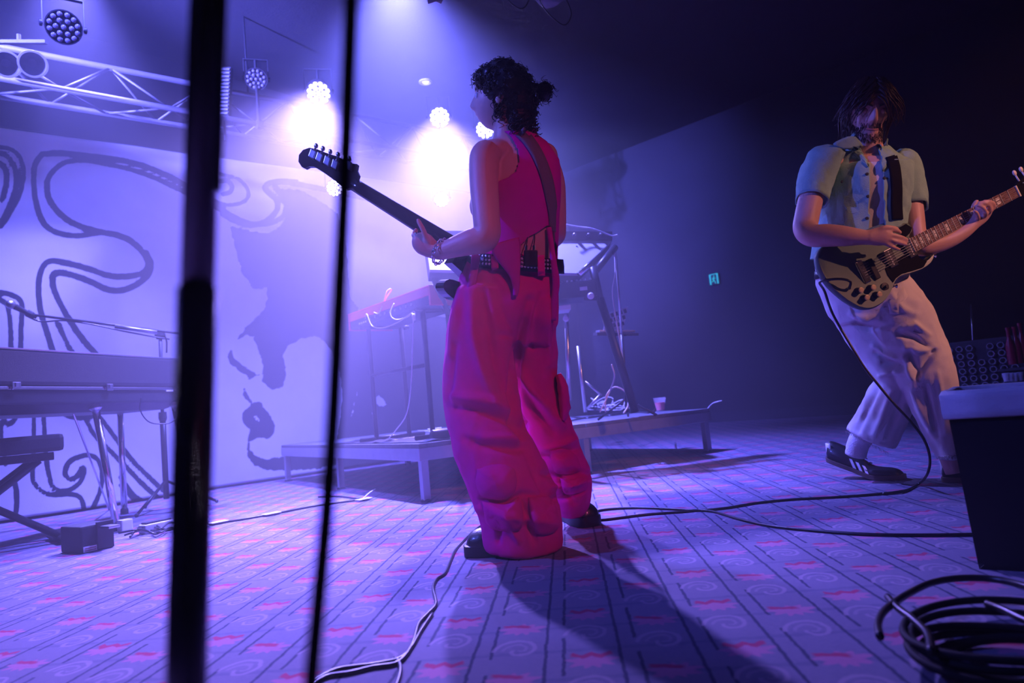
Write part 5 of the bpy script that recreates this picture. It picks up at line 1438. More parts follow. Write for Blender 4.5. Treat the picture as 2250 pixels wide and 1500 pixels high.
def tail(rows_, parent=top_o):
    b_ = BM(); limb(b_, rows_, 12, 5); obj('hanging_tie', b_, M['pink_knit'], parent, True)
tail([(1108, 530, 2.205, 34, 6), (1115, 555, 2.205, 30, 6), (1124, 580, 2.203, 21, 5), (1131, 605, 2.20, 12, 5), (1134, 630, 2.20, 8, 4), (1132, 650, 2.20, 5, 3)])
tail([(1046, 560, 2.23, 10, 6), (1041, 600, 2.22, 9, 5), (1034, 640, 2.22, 9, 5), (1026, 680, 2.22, 9, 5), (1020, 708, 2.225, 7, 4)])
tail([(1206, 500, 2.26, 6, 5), (1212, 540, 2.255, 6, 4), (1217, 580, 2.25, 7, 4), (1222, 620, 2.25, 8, 4), (1218, 660, 2.26, 7, 4), (1216, 704, 2.27, 6, 3)])
# ---- instrument strap over the back (part of the bass, held by her)
# ---- bracelet and ring
M['silver'] = mat('silver', (0.85, 0.85, 0.88), 0.18, 1.0, var=0.05)
br = thing('chain_bracelet', 'chunky silver chain bracelet on the woman\'s wrist', 'bracelet', W(970, 560, 2.22))
ca = W(966, 556, 2.225); axw = (W(985, 562, 2.215) - W(950, 549, 2.24)).normalized(); aw, bw_ = frame_of(axw)
for k_ in range(20):
    a = 2 * math.pi * k_ / 20; rd = .036 + .010 * max(0, math.cos(a - 4.6))
    p = ca + (aw * math.cos(a) + bw_ * math.sin(a)) * rd; tn = (-aw * math.sin(a) + bw_ * math.cos(a)); nm = axw if k_ % 2 else (aw * math.cos(a) + bw_ * math.sin(a)); tr = tn.cross(nm).normalized()
    b_ = BM(); tube(b_, [p + tn * .0085 * math.cos(t) + tr * .0058 * math.sin(t) for t in [6.2832 * q / 10 for q in range(11)]], .0019, 6, 1, False); obj('chain_link', b_, M['silver'], br, True)
b_ = BM(); p = W(913, 519, 2.262); tube(b_, [p + (RGT * math.cos(t) * .5 + FWD * math.sin(t) + UPV * .6 * math.cos(t)) * .0125 for t in [6.2832 * q / 12 for q in range(13)]], .0025, 6, 1, False); ball(b_, W(914, 513, 2.25), .005, 8, 6)
props(obj('finger_ring', b_, M['silver'], None, True), 'silver ring on the woman\'s finger below the bass neck', 'ring')
# ---- boots
M['boot'] = mat('boot_leather', (0.012, 0.012, 0.014), 0.35, var=0.3, scale=50, bump=0.1, coat=0.2)
hl, te = G(1214, 1208), G(1028, 1220)
ub, sb = shoe_mesh(hl, te, (0, 0, 1), .095, .118, .035, .7)
bo = thing('boot', 'black chunky boot under the pink trouser leg, beside the winding cable', 'boot', G(1130, 1220), 'the woman\'s boots')
up_ = obj('upper', ub, M['boot'], bo, True); autosmooth(obj('sole', sb, M['rubber'], bo))
ax = (te - hl).normalized()
for q in (.55, .62, .69):
    b_ = BM(); c = hl + ax * ((te - hl).length * q); tube(b_, [c + Vector((-.03 * ax.y, .03 * ax.x, .085 - (q - .5) * .1)), c + Vector((0, 0, .098 - (q - .5) * .12)), c - Vector((-.03 * ax.y, .03 * ax.x, -(.085 - (q - .5) * .1)))], .003, 6); obj('lace', b_, M['cable'], up_, True)
hl, te = G(1240, 1135), G(1300, 1157)
hl = te + (hl - te).normalized() * .27
ub, sb = shoe_mesh(hl, te, (0, 0, 1), .095, .118, .035, .7)
bo = thing('boot', 'black chunky boot of the far leg, where two floor cables begin', 'boot', G(1265, 1150), 'the woman\'s boots')
obj('upper', ub, M['boot'], bo, True); autosmooth(obj('sole', sb, M['rubber'], bo))

# ================================================================== her bass guitar
M['bass_black'] = mat('black_lacquer', (0.012, 0.013, 0.018), 0.22, var=0.1, coat=0.5)
M['maple'] = mat('dark_neck_wood', (0.10, 0.065, 0.045), 0.4, var=0.2, scale=12, coat=0.2)
bass = thing('bass_guitar', 'dark electric bass with a large headstock held by the woman', 'guitar', W(1000, 620, 2.3))
n0, n1 = W(776, 404, 2.40), W(1010, 548, 2.27)
na = (n1 - n0).normalized(); nv = (FWD - na * FWD.dot(na)).normalized(); ns = na.cross(nv).normalized()
if ns.dot(UPV) < 0: ns = -ns
rings = []
for q in range(15):
    t = q / 14; c = n0 + (n1 - n0) * t; w_ = .021 + .008 * t; ring = []
    for j in range(13):
        a = math.pi * j / 12
        ring.append(c + ns * (w_ * math.cos(a)) - nv * (.020 * math.sin(a)))
    rings.append(ring)
bm = BM(); rings_to_faces(bm, rings); obj('neck', bm, M['bass_black'], bass, True)
bm = BM(); prism(bm, [n0 + ns * .022 + nv * .001, n1 + ns * .030 + nv * .001, n1 - ns * .030 + nv * .001, n0 - ns * .022 + nv * .001], [n0 + ns * .022 + nv * .008, n1 + ns * .030 + nv * .008, n1 - ns * .030 + nv * .008, n0 - ns * .022 + nv * .008]); obj('fretboard', bm, M['maple'], bass)
def hp(px, py): return W(px, py, 2.40 + (776 - px) * .00055)
HS = [(790, 386), (785, 374), (787, 362), (770, 360), (745, 346), (720, 338), (700, 330), (682, 326), (668, 331), (659, 342), (658, 357), (665, 368), (672, 371), (680, 367), (692, 367), (710, 378), (735, 396), (752, 410), (762, 417), (772, 414), (781, 415)]
bm = BM(); prism(bm, [hp(*p) - nv * .007 for p in HS], [hp(*p) + nv * .009 for p in HS]); bmesh.ops.recalc_face_normals(bm, faces=bm.faces[:]); hs = obj('headstock', bm, M['bass_black'], bass)
for (px, py), (kx_, ky_) in zip(((692, 343), (707, 350), (724, 358), (741, 366), (770, 366)), ((699, 324), (714, 330), (730, 337), (747, 343), (772, 352))):
    p = hp(px, py) - nv * .014; k2 = hp(kx_, ky_) - nv * .014; mv = (k2 - p).normalized()
    bm = BM(); box(bm, p, .026, .014, .030, na, nv, mv, .003); tn_ = obj('tuner_plate', bm, M['steel'], hs)
    bm = BM(); rod(bm, p, k2 - mv * .008, .0035, 8); ellipsoid(bm, k2, na * .009, nv * .005, mv * .009, 10, 8); obj('tuner_key', bm, M['steel'], hs, True)
for q in range(4):
    o_ = ns * (-.012 + .008 * q)
    bm = BM(); rod(bm, n0 + o_ + nv * .013, W(1120, 618, 2.42) + o_ * 1.6 + nv * .05, .0011, 5); obj('string', bm, M['steel'], bass, True)
# body in front of her hips, its near edge showing beside the pocket
bc0 = W(1030, 590, 2.42)
BODY = [(-.15, .02), (-.13, .10), (-.06, .145), (.03, .12), (.10, .105), (.2, .135), (.28, .12), (.31, .04), (.30, -.06), (.24, -.13), (.14, -.135), (.06, -.10), (-.02, -.11), (-.09, -.15), (-.15, -.13), (-.14, -.07), (-.06, -.035), (-.07, .0)]
bpts = cat([(x, y, 0) for x, y in BODY] + [(BODY[0][0], BODY[0][1], 0)], 4)[:-1]
na2 = (RGT * .62 - UPV * .38 + FWD * .68).normalized(); nv2 = (FWD * .72 - RGT * .69); nv2 = (nv2 - na2 * nv2.dot(na2)).normalized(); ns2 = na2.cross(nv2)
bo_ = W(1004, 600, 2.33)
bm = BM(); prism(bm, [bo_ + na2 * (p.x + .10) + ns2 * p.y * .62 - nv2 * .02 for p in bpts], [bo_ + na2 * (p.x + .10) + ns2 * p.y * .62 + nv2 * .02 for p in bpts])
bmesh.ops.bevel(bm, geom=[e for e in bm.edges if len(e.link_faces) == 2 and e.calc_face_angle(0) > 1.2], offset=.006, segments=2, affect='EDGES')
obj('bass_body', bm, M['bass_black'], bass, False)
M['strap'] = mat('grey_woven_strap', (0.16, 0.15, 0.17), 0.8, var=0.15, scale=200, bump=0.2, bscale=500)
bm = BM(); ribbon(bm, ttb, [(1142, 288, 13), (1160, 306, 13), (1182, 340, 13), (1200, 385, 13), (1210, 430, 12), (1216, 475, 10), (1216, 510, 8)], 12, 2.24, .004, 8, .006); obj('strap', bm, M['strap'], bass, True)
bm = BM(); tube(bm, [W(1217, 508, 2.255), W(1216, 540, 2.28), W(1205, 580, 2.40), W(1180, 610, 2.5)], .004, 6); obj('strap_end', bm, M['strap'], bass, True)
# ================================================================== the man with the guitar
man = thing('person', 'bearded man in an open pale green shirt and cream trousers playing a guitar', 'person', G(2020, 1055))
MD = 2.76
bm = BM()
limb(bm, [(1905, 690, 2.78, 70, 60), (1893, 640, 2.78, 78, 64), (1890, 590, 2.78, 82, 62), (1893, 540, 2.78, 80, 58), (1899, 480, 2.78, 78, 58), (1903, 420, 2.78, 82, 60), (1902, 375, 2.78, 84, 54), (1903, 348, 2.78, 66, 42), (1906, 330, 2.77, 38, 34), (1908, 312, 2.76, 27, 30), (1908, 290, 2.75, 27, 30), (1907, 262, 2.74, 28, 32)], 26)
# his right arm
limb(bm, [(1808, 356, 2.765, 27, 29), (1794, 382, 2.745, 26, 27), (1783, 430, 2.715, 26, 26), (1773, 475, 2.68, 26, 26), (1770, 502, 2.66, 26, 25), (1784, 517, 2.62, 25, 24), (1820, 517, 2.58, 25, 23), (1860, 519, 2.55, 22, 20), (1895, 521, 2.53, 17, 15), (1915, 522, 2.52, 16, 12)], 20)
ellipsoid(bm, W(1820, 354, 2.775), RGT * .06, UPV * .04, FWD * .05); ellipsoid(bm, W(1985, 362, 2.78), RGT * .055, UPV * .05, FWD * .06)
# his left arm, bent under the neck of the guitar
limb(bm, [(1990, 370, 2.77, 28, 32), (1999, 420, 2.74, 23, 26), (2006, 470, 2.70, 22, 24), (2012, 520, 2.67, 22, 23), (2022, 540, 2.66, 22, 22), (2050, 537, 2.66, 21, 20), (2085, 526, 2.66, 19, 18), (2115, 510, 2.66, 16, 15), (2135, 493, 2.66, 15, 13), (2148, 478, 2.66, 17, 12)], 20)
# strumming hand
limb(bm, [(1908, 521, 2.52, 16, 12), (1925, 520, 2.515, 20, 11), (1942, 518, 2.51, 21, 11), (1955, 517, 2.51, 17, 10)], 16)
finger(bm, [(1940, 505, 2.51, 7.5), (1958, 503, 2.505, 7), (1972, 507, 2.51, 6.5), (1978, 511, 2.52, 5.5)])
finger(bm, [(1948, 515, 2.505, 7), (1966, 518, 2.50, 7), (1982, 522, 2.505, 6.5), (1993, 527, 2.52, 5.5)])
finger(bm, [(1948, 525, 2.505, 7), (1966, 530, 2.50, 6.5), (1981, 534, 2.505, 6), (1991, 537, 2.52, 5)])
finger(bm, [(1942, 532, 2.51, 6.5), (1956, 540, 2.505, 6), (1968, 545, 2.51, 5.5), (1976, 548, 2.52, 5)])
finger(bm, [(1925, 510, 2.51, 8), (1942, 500, 2.50, 7.5), (1958, 500, 2.50, 7), (1970, 502, 2.515, 6)])
# fretting hand: palm under the neck, fingers over the fretboard
limb(bm, [(2142, 488, 2.66, 15, 12), (2152, 474, 2.66, 19, 12), (2160, 460, 2.655, 19, 11), (2165, 450, 2.65, 14, 10)], 16)
finger(bm, [(2172, 464, 2.645, 7), (2181, 458, 2.63, 7), (2183, 449, 2.62, 6.5), (2175, 443, 2.612, 6), (2163, 442, 2.612, 5)])
finger(bm, [(2168, 470, 2.645, 7), (2175, 463, 2.625, 6.8), (2173, 452, 2.615, 6.5), (2163, 446, 2.61, 6), (2152, 445, 2.612, 5)])
finger(bm, [(2160, 476, 2.645, 7), (2166, 470, 2.622, 6.5), (2162, 459, 2.612, 6.2), (2154, 453, 2.61, 5.5), (2148, 452, 2.612, 5)])
finger(bm, [(2150, 482, 2.65, 6.5), (2149, 477, 2.625, 6), (2146, 468, 2.615, 5.5), (2141, 464, 2.612, 5)])
finger(bm, [(2145, 480, 2.67, 8), (2140, 466, 2.685, 7.5), (2140, 452, 2.69, 7), (2146, 442, 2.69, 6)])
# legs inside the trousers
limb(bm, [(1935, 670, 2.74, 50, 50), (1990, 750, 2.71, 40, 42), (2030, 830, 2.68, 32, 34), (2060, 920, 2.66, 27, 28), (2088, 1010, 2.65, 20, 22), (2098, 1040, 2.64, 18, 20)], 16)
limb(bm, [(1880, 670, 2.80, 48, 48), (1925, 755, 2.80, 38, 42), (1965, 830, 2.80, 30, 34), (1935, 910, 2.86, 24, 27), (1895, 970, 2.92, 18, 20), (1880, 1000, 2.94, 17, 18)], 16)
HM = W(1908, 236, 2.745)
hf = (-FWD * .86 - RGT * .18 - UPV * .30 - RGT * .0); hu = (UPV * .95 - FWD * .22 + RGT * .02)
fwd, rt, up = head_mesh(bm, HM, hf, hu, 1.02, 1.2)
bm = voxel(bm, .0045, 3, .45)
mb_ = bvh_of(bm)
obj('body', bm, M['skin_man'], man, True)
for s in (-1, 1):
    e = HM + (rt * s * .031 + fwd * .0745 - up * .012) * 1.02
    bm = BM(); ball(bm, e, .0125); eye = obj('eye', bm, M['eye_white'], man, True)
    bm = BM(); ellipsoid(bm, e + up * .0005, rt * .0135, up * .0128, fwd * .0135); obj('eyelid', bm, M['skin_man'], eye, True)
    bm = BM(); tube(bm, [HM + (rt * s * .011 + fwd * .098 + up * .006) * 1.02, HM + (rt * s * .032 + fwd * .094 + up * .013) * 1.02, HM + (rt * s * .054 + fwd * .076 + up * .004) * 1.02], .0038, 6); obj('eyebrow', bm, M['hair_brown'], man, True)
bm = BM(); tube(bm, [HM + (rt * -.022 + fwd * .094 - up * .079) * 1.02, HM + (fwd * .103 - up * .080) * 1.02, HM + (rt * .022 + fwd * .094 - up * .079) * 1.02], .0035, 6); obj('lips', bm, M['lip'], man, True)
# beard: short strands on jaw, chin and upper lip
bm = BM(); rnd = random.Random(31)
for i in range(900):
    a = rnd.uniform(-1.5, 1.5); zz = rnd.uniform(-.125, -.055)
    if abs(a) < .42 and -.094 < zz < -.066 and not (-.074 < zz < -.066): continue
    if abs(a) > .5 and zz > -.075 + .02 * (abs(a) - .5): continue
    o_ = HM + up * zz * 1.02; d_ = (fwd * math.cos(a) + rt * math.sin(a))
    h_ = mb_.ray_cast(o_ + d_ * .2, -d_)
    if h_[0] is None: continue
    curl(bm, h_[0], d_ * .5 - up * 1.0 + rt * rnd.uniform(-.3, .3), rnd.uniform(.008, .016), .0011, 4000 + i, .0008, 3, 3, .2)
obj('beard', bm, M['hair_brown'], man, True)
# hair: long locks parted over the brow and falling to the shoulders
bm = BM()
ellipsoid(bm, HM - fwd * .010 + up * .022, rt * .081, fwd * .106, up * .102, 28, 18)
bm = voxel(bm, .007, 2)
cull = [v for v in bm.verts if (v.co - HM).dot(fwd) > .045 and (v.co - HM).dot(up) < .046]
bmesh.ops.delete(bm, geom=cull, context='VERTS')
rnd = random.Random(41)
for i in range(420):
    a = rnd.uniform(-math.pi, math.pi); el = rnd.uniform(.15, 1.15)
    n_ = (fwd * math.cos(a) * math.cos(el) + rt * math.sin(a) * math.cos(el) + up * math.sin(el))
    p0 = HM - fwd * .010 + up * .022 + rt * n_.dot(rt) * .079 + fwd * n_.dot(fwd) * .106 + up * n_.dot(up) * .102
    front = math.cos(a)
    side = 1 if math.sin(a) > 0 else -1
    if front > .45:
        pts = [p0, p0 + rt * side * .02 + fwd * .016 - up * .02, p0 + rt * side * rnd.uniform(.025, .06) + fwd * .012 - up * rnd.uniform(.045, .07), p0 + rt * side * rnd.uniform(.04, .075) - up * rnd.uniform(.08, .12) - fwd * .01]
    else:
        L = rnd.uniform(.13, .20); out = rnd.uniform(.0, .010)
        h2 = (fwd * math.cos(a) + rt * math.sin(a))
        pts = [p0, p0 + h2 * (.006 + out) - up * L * .25, p0 + h2 * (.006 + out * 1.3) - up * L * .6 + rt * rnd.uniform(-.008, .008), p0 + h2 * (-.004 + out) - up * L * (1.0) + rt * rnd.uniform(-.012, .012)]
    tube(bm, pts, rnd.uniform(.003, .0065), 5, 4, True, .0008)
obj('hair', bm, M['hair_brown'], man, True)
# ---- white vest under the shirt
M['white_rib'] = mat('white_ribbed_cotton', (0.72, 0.70, 0.68), 0.8, var=0.06, scale=60, bump=0.2, bscale=300)
rows = [(1893, 560, 2.78, 83, 62), (1895, 520, 2.78, 83, 61), (1899, 470, 2.78, 82, 61), (1903, 420, 2.78, 85, 63), (1902, 385, 2.78, 86, 57), (1903, 370, 2.78, 82, 53)]
rr_ = limb_rings(rows, 60, 8); bm = BM(); rings_to_faces(bm, rr_, False, False); ub_ = bvh_of(bm); obj('vest', bm, M['white_rib'], man, True)
# ---- open shirt
M['shirt'] = mat('pale_green_linen', (0.30, 0.52, 0.42), 0.8, var=0.12, scale=50, bump=0.25, bscale=260, spec=0.2)
SH = [(1888, 575, 2.785, 100, 78), (1891, 545, 2.78, 98, 76), (1895, 510, 2.78, 95, 74), (1900, 465, 2.78, 93, 72), (1903, 425, 2.78, 94, 72), (1903, 390, 2.78, 96, 66), (1903, 362, 2.78, 92, 57), (1904, 345, 2.775, 78, 48), (1906, 330, 2.77, 52, 42), (1907, 320, 2.765, 38, 38)]
rr_ = limb_rings(SH, 120, 10)
NR = len(rr_)
GAPL = [(320, 1888), (335, 1900), (360, 1916), (385, 1918), (430, 1920), (480, 1916), (520, 1912), (580, 1906)]
GAPR = [(320, 1930), (335, 1930), (360, 1930), (385, 1934), (430, 1936), (480, 1938), (520, 1938), (580, 1940)]
def interp(tab, y):
    for (a, b), (c, d) in zip(tab, tab[1:]):
        if a <= y <= c: return b + (d - b) * (y - a) / (c - a)
    return tab[0][1] if y < tab[0][0] else tab[-1][1]
bm = BM(); V = [[bm.verts.new(p) for p in r] for r in rr_]
kp = []
for r in rr_:
    row = []
    for p in r:
        x, y, d = PR(p); front = d < 2.765
        row.append(not (front and interp(GAPL, y) < x < interp(GAPR, y)))
    kp.append(row)
for i in range(NR - 1):
    for j in range(120):
        k_ = (j + 1) % 120
        if kp[i][j] + kp[i][k_] + kp[i + 1][k_] + kp[i + 1][j] >= 3: bm.faces.new((V[i][j], V[i][k_], V[i + 1][k_], V[i + 1][j]))
bmesh.ops.delete(bm, geom=[v for v in bm.verts if not v.link_faces], context='VERTS')
for _ in range(5): bmesh.ops.smooth_vert(bm, verts=[v for v in bm.verts if v.is_boundary], factor=.5, use_axis_x=True, use_axis_y=True, use_axis_z=True)
wrinkle(bm, 9, .008, (1, 1, .6), 5.0); wrinkle(bm, 22, .004, (1, 1, .6), 2.0)
folds(bm, [(8, .010, [(1830, 380), (1850, 430), (1860, 490)]), (8, -.008, [(1845, 380), (1870, 430), (1885, 500)]), (8, .008, [(1870, 400), (1890, 450), (1895, 520)]), (9, -.010, [(1825, 440), (1845, 500), (1840, 540)]), (7, .008, [(1965, 380), (1960, 440), (1962, 500)]), (8, .01, [(1815, 480), (1830, 520), (1860, 545)])], True, 1.5, .8)
sb_ = bvh_of(bm)
shirt = obj('open_shirt', bm, M['shirt'], man, True); sd = shirt.modifiers.new('t', 'SOLIDIFY'); sd.thickness = .004; sd.offset = 1
def sleeve(rows_, fl, k_=5):
    b_ = BM(); rings_to_faces(b_, limb_rings(rows_, 28, k_), False, False); wrinkle(b_, 13, .006, (1, 1, .5)); wrinkle(b_, 30, .003, (1, 1, .5), 7.0); folds(b_, fl, True, 1.5, .8)
    o_ = obj('sleeve', b_, M['shirt'], shirt, True); s_ = o_.modifiers.new('t', 'SOLIDIFY'); s_.thickness = .004
sleeve([(1835, 338, 2.77, 22, 40), (1812, 352, 2.765, 38, 46), (1798, 380, 2.755, 40, 46), (1789, 410, 2.74, 39, 44), (1783, 442, 2.72, 38, 42)], [(7, .010, [(1790, 340), (1785, 390), (1770, 440)]), (7, -.010, [(1805, 350), (1800, 400), (1790, 440)]), (7, .009, [(1825, 350), (1815, 400), (1810, 440)])])
sleeve([(1962, 342, 2.775, 22, 40), (1980, 358, 2.77, 36, 46), (1994, 390, 2.76, 36, 46), (2002, 425, 2.745, 33, 44), (2008, 458, 2.725, 30, 42)], [(6, .008, [(1990, 370), (2000, 410), (2010, 455)])])
bm = BM(); patch(bm, sb_, [(1840, 405), (1882, 412), (1888, 465), (1862, 472), (1838, 460)], 2.65, .004, .002, 3); pkt = obj('chest_pocket', bm, M['shirt'], shirt, False)
M['shirt_button'] = mat('dark_button', (0.03, 0.04, 0.05), 0.3, var=0.1)
for px, py in ((1849, 400), (1903, 383), (1905, 432), (1903, 480), (1941, 392), (1942, 441)):
    h_ = hit(sb_, px, py, 2.65) - FWD * .006; bm = BM(); lathe(bm, h_, -FWD, [(.006, -.002), (.006, .002), (.004, .003)], 12); obj('button', bm, M['shirt_button'], shirt)
# collar flaps
for poly in ([(1880, 300), (1862, 300), (1830, 316), (1850, 326), (1872, 330), (1888, 338), (1902, 336), (1896, 318)], [(1872, 328), (1890, 334), (1908, 352), (1916, 372), (1902, 362), (1884, 346)], [(1926, 316), (1936, 318), (1948, 332), (1960, 344), (1948, 366), (1938, 376), (1931, 360), (1929, 335)]):
    bm = BM(); patch(bm, sb_, poly, 2.70, .009, .003, 4, 3); o_ = obj('collar_flap', bm, M['shirt'], shirt, True)
bm = BM(); rings_to_faces(bm, limb_rings([(1907, 330, 2.772, 44, 42), (1907, 318, 2.772, 40, 42), (1908, 306, 2.78, 38, 42)], 30, 3), False, False)
bmesh.ops.delete(bm, geom=[v for v in bm.verts if PR(v.co)[2] < 2.745], context='VERTS'); o_ = obj('collar_band', bm, M['shirt'], shirt, True); s_ = o_.modifiers.new('t', 'SOLIDIFY'); s_.thickness = .004
# ---- trousers
M['cream_denim'] = mat('cream_denim', (0.74, 0.70, 0.66), 0.78, var=0.06, scale=30, bump=0.25, bscale=500, spec=0.2)
bm = BM()
limb(bm, [(1890, 575, 2.785, 90, 70), (1893, 610, 2.785, 90, 72), (1900, 650, 2.785, 84, 72), (1915, 690, 2.78, 72, 68)], 28)
limb(bm, [(1935, 650, 2.75, 66, 62), (1965, 690, 2.73, 68, 62), (1990, 730, 2.715, 66, 60), (2012, 775, 2.70, 62, 58), (2032, 820, 2.685, 58, 54), (2046, 860, 2.675, 52, 50), (2060, 905, 2.665, 44, 46), (2072, 945, 2.66, 37, 43), (2082, 985, 2.655, 29, 40), (2086, 1006, 2.65, 24, 38)], 26)
limb(bm, [(1872, 650, 2.81, 50, 56), (1895, 700, 2.81, 54, 56), (1928, 750, 2.80, 50, 54), (1952, 795, 2.79, 42, 52), (1965, 825, 2.79, 40, 50), (1966, 852, 2.80, 44, 50), (1952, 885, 2.83, 47, 50), (1932, 925, 2.86, 49, 50), (1917, 952, 2.885, 50, 50), (1912, 963, 2.89, 50, 50)], 26)
bm = voxel(bm, .0065, 4, .5)
wrinkle(bm, 9, .005, (1, 1, .8), 8.0); wrinkle(bm, 22, .002, (1, 1, .8), 4.0)
folds(bm, [(7, .012, [(1985, 720), (2010, 712), (2040, 735)]), (7, -.012, [(1975, 735), (2010, 742), (2050, 770)]), (7, .012, [(1990, 765), (2020, 770), (2055, 765)]), (8, -.014, [(2055, 770), (2030, 805), (2005, 835)]), (7, .012, [(1985, 785), (2000, 820), (2010, 850)]), (7, -.012, [(1998, 770), (2015, 810), (2020, 830)]),
    (7, .012, [(1920, 760), (1945, 775), (1975, 790)]), (7, -.012, [(1925, 775), (1950, 795), (1985, 810)]), (7, .012, [(1935, 825), (1960, 815), (1985, 818)]), (8, -.012, [(1940, 800), (1965, 803), (1990, 800)]),
    (8, .010, [(2000, 850), (2020, 895), (2045, 945)]), (7, -.01, [(2035, 850), (2045, 900), (2060, 960)]), (7, .008, [(2060, 820), (2070, 880), (2078, 950)]), (8, -.010, [(1930, 850), (1905, 900), (1885, 945)]), (8, .010, [(1960, 860), (1940, 910), (1920, 955)]), (8, -.008, [(1985, 860), (1968, 910), (1950, 960)]),
    (8, .010, [(1870, 690), (1895, 700), (1930, 700)]), (8, -.01, [(1880, 710), (1910, 720), (1950, 715)]), (9, .008, [(1960, 650), (1985, 680), (2010, 690)])], True, 1.3, .85)
trb = bvh_of(bm)
trs = obj('cropped_trousers', bm, M['cream_denim'], man, True)
bm = BM(); patch(bm, trb, [(1950, 660), (1985, 630), (1995, 650), (1975, 690), (1955, 690)], 2.66, .003, .002, 3); obj('hip_pocket', bm, M['cream_denim'], trs, True)
bm = BM(); rnd = random.Random(9)           # frayed hems
for (x0, y0, x1, y1, d) in ((1858, 952, 1952, 1000, 2.86), (2062, 1008, 2105, 1006, 2.61)):
    for i in range(60):
        t = i / 59; p = hit(trb, x0 + (x1 - x0) * t, y0 + (y1 - y0) * t - 6, d)
        curl(bm, p, Vector((rnd.uniform(-.4, .4), -.3, -1)), rnd.uniform(.008, .02), .0009, 6000 + i, .002, 4, 3, .2)
obj('frayed_hem', bm, M['cream_denim'], trs, True)
# belt and buckle
bm = BM(); rings_to_faces(bm, limb_rings([(1890, 583, 2.785, 93, 74), (1892, 600, 2.785, 95, 76)], 40, 2), False, False); o_ = obj('belt', bm, M['black_leather'], man, True); s_ = o_.modifiers.new('t', 'SOLIDIFY'); s_.thickness = .004
# ---- socks and shoes
M['white_sock'] = mat('white_ribbed_sock', (0.74, 0.74, 0.76), 0.85, var=0.06, bump=0.4, bscale=200)
bm = BM(); limb(bm, [(1900, 950, 2.91, 24, 26), (1886, 975, 2.925, 23, 25), (1880, 1000, 2.935, 22, 26)], 20); wrinkle(bm, 60, .0015); obj('sock', bm, M['white_sock'], man, True)
bm = BM(); limb(bm, [(2090, 1000, 2.65, 19, 20), (2097, 1030, 2.645, 17, 20)], 16); obj('sock', bm, M['white_sock'], man, True)
M['shoe_black'] = mat('black_trainer_leather', (0.012, 0.012, 0.015), 0.38, var=0.2, scale=60, coat=0.15)
M['shoe_white'] = mat('white_trainer_leather', (0.72, 0.72, 0.74), 0.5, var=0.05)
M['gum'] = mat('gum_sole', (0.12, 0.08, 0.06), 0.6, var=0.15)
def trainer(heel, toe, label, upv, bend=0.0, wid=.092, hgt=.1):
    heel, toe = Vector(heel), Vector(toe); ax = (toe - heel).normalized(); L = (toe - heel).length
    upv = (Vector(upv) - ax * Vector(upv).dot(ax)).normalized(); sd_ = ax.cross(upv)
    if sd_.dot(FWD) > 0: sd_ = -sd_
    t = thing('trainer_shoe', label, 'shoe', (heel + toe) / 2, 'the man\'s trainers')
    ub, sb = shoe_mesh(heel, toe, upv, wid, hgt, .020, .5, bend)
    lf_ = lambda f: bend * max(0, .62 - f)
    sbv = bvh_of(ub)
    u_ = obj('upper', ub, M['shoe_black'], t, True); autosmooth(obj('sole', sb, M['gum'], t))
    def sp(f, h):
        o_ = heel + ax * (L * f) + upv * (h + lf_(f))
        q = sbv.ray_cast(o_ + sd_ * .2, -sd_)
        return (q[0] if q[0] is not None else o_ + sd_ * .04) + sd_ * .0012
    for i in range(3):
        f = .36 + .085 * i
        b_ = BM(); a = [sp(f + .03, .024), sp(f + .075, .024), sp(f + .02, .058 - .004 * i), sp(f - .02, .058 - .004 * i)]
        m1 = [sp(f + .005, .042), sp(f + .048, .042)]
        vs = [b_.verts.new(p) for p in (a[0], a[1], m1[1], a[2], a[3], m1[0])]; b_.faces.new((vs[0], vs[1], vs[2], vs[5])); b_.faces.new((vs[5], vs[2], vs[3], vs[4]))
        o2 = obj('stripe', b_, M['shoe_white'], u_); s_ = o2.modifiers.new('t', 'SOLIDIFY'); s_.thickness = .002; s_.offset = 0
    b_ = BM(); rg_ = []
    for h in (.03, .05, .07, .088):
        rg_.append([heel + ax * (.004 + .05 * (1 - math.cos(a)) - .012) + sd_ * (math.sin(a) * .036) + upv * (h + lf_(.05)) for a in [(-1.2 + 2.4 * k / 8) for k in range(9)]])
    rings_to_faces(b_, rg_, False, False, False); o2 = obj('heel_tab', b_, M['shoe_white'], u_, True); s_ = o2.modifiers.new('t', 'SOLIDIFY'); s_.thickness = .006
    b_ = BM(); box(b_, heel + ax * (L * .40) + upv * (hgt * .98 + lf_(.4)), .07, .045, .008, ax * .8 + upv * .5, sd_, None, .003); obj('tongue', b_, M['shoe_black'], u_)
    for i in range(4):
        f = .46 + .06 * i; c = heel + ax * (L * f) + upv * (hgt * (.84 - .12 * i) + .006 + lf_(f)); b_ = BM(); tube(b_, [c - sd_ * .022 - upv * .006, c, c + sd_ * .022 - upv * .006], .0022, 6); obj('lace', b_, M['shoe_black'], u_, True)
    return t
toe = G(1985, 1053); hd = 2.98
heel = toe + (G(1826, 1050) - toe).normalized() * .30
trainer(heel, toe, 'black trainer with three white stripes and its heel lifted off the carpet', (0, 0, 1), .125)
toe2 = G(2110, 1078); heel2 = Vector((toe2.x, toe2.y, 0))
hp2 = G(2097, 1058); dir2 = Vector((.75, -.66, 0)); trainer(hp2 + Vector((-.02, .03, 0)), hp2 + dir2 * .27, 'black trainer with white heel half hidden by the bin', (0, 0, 1))

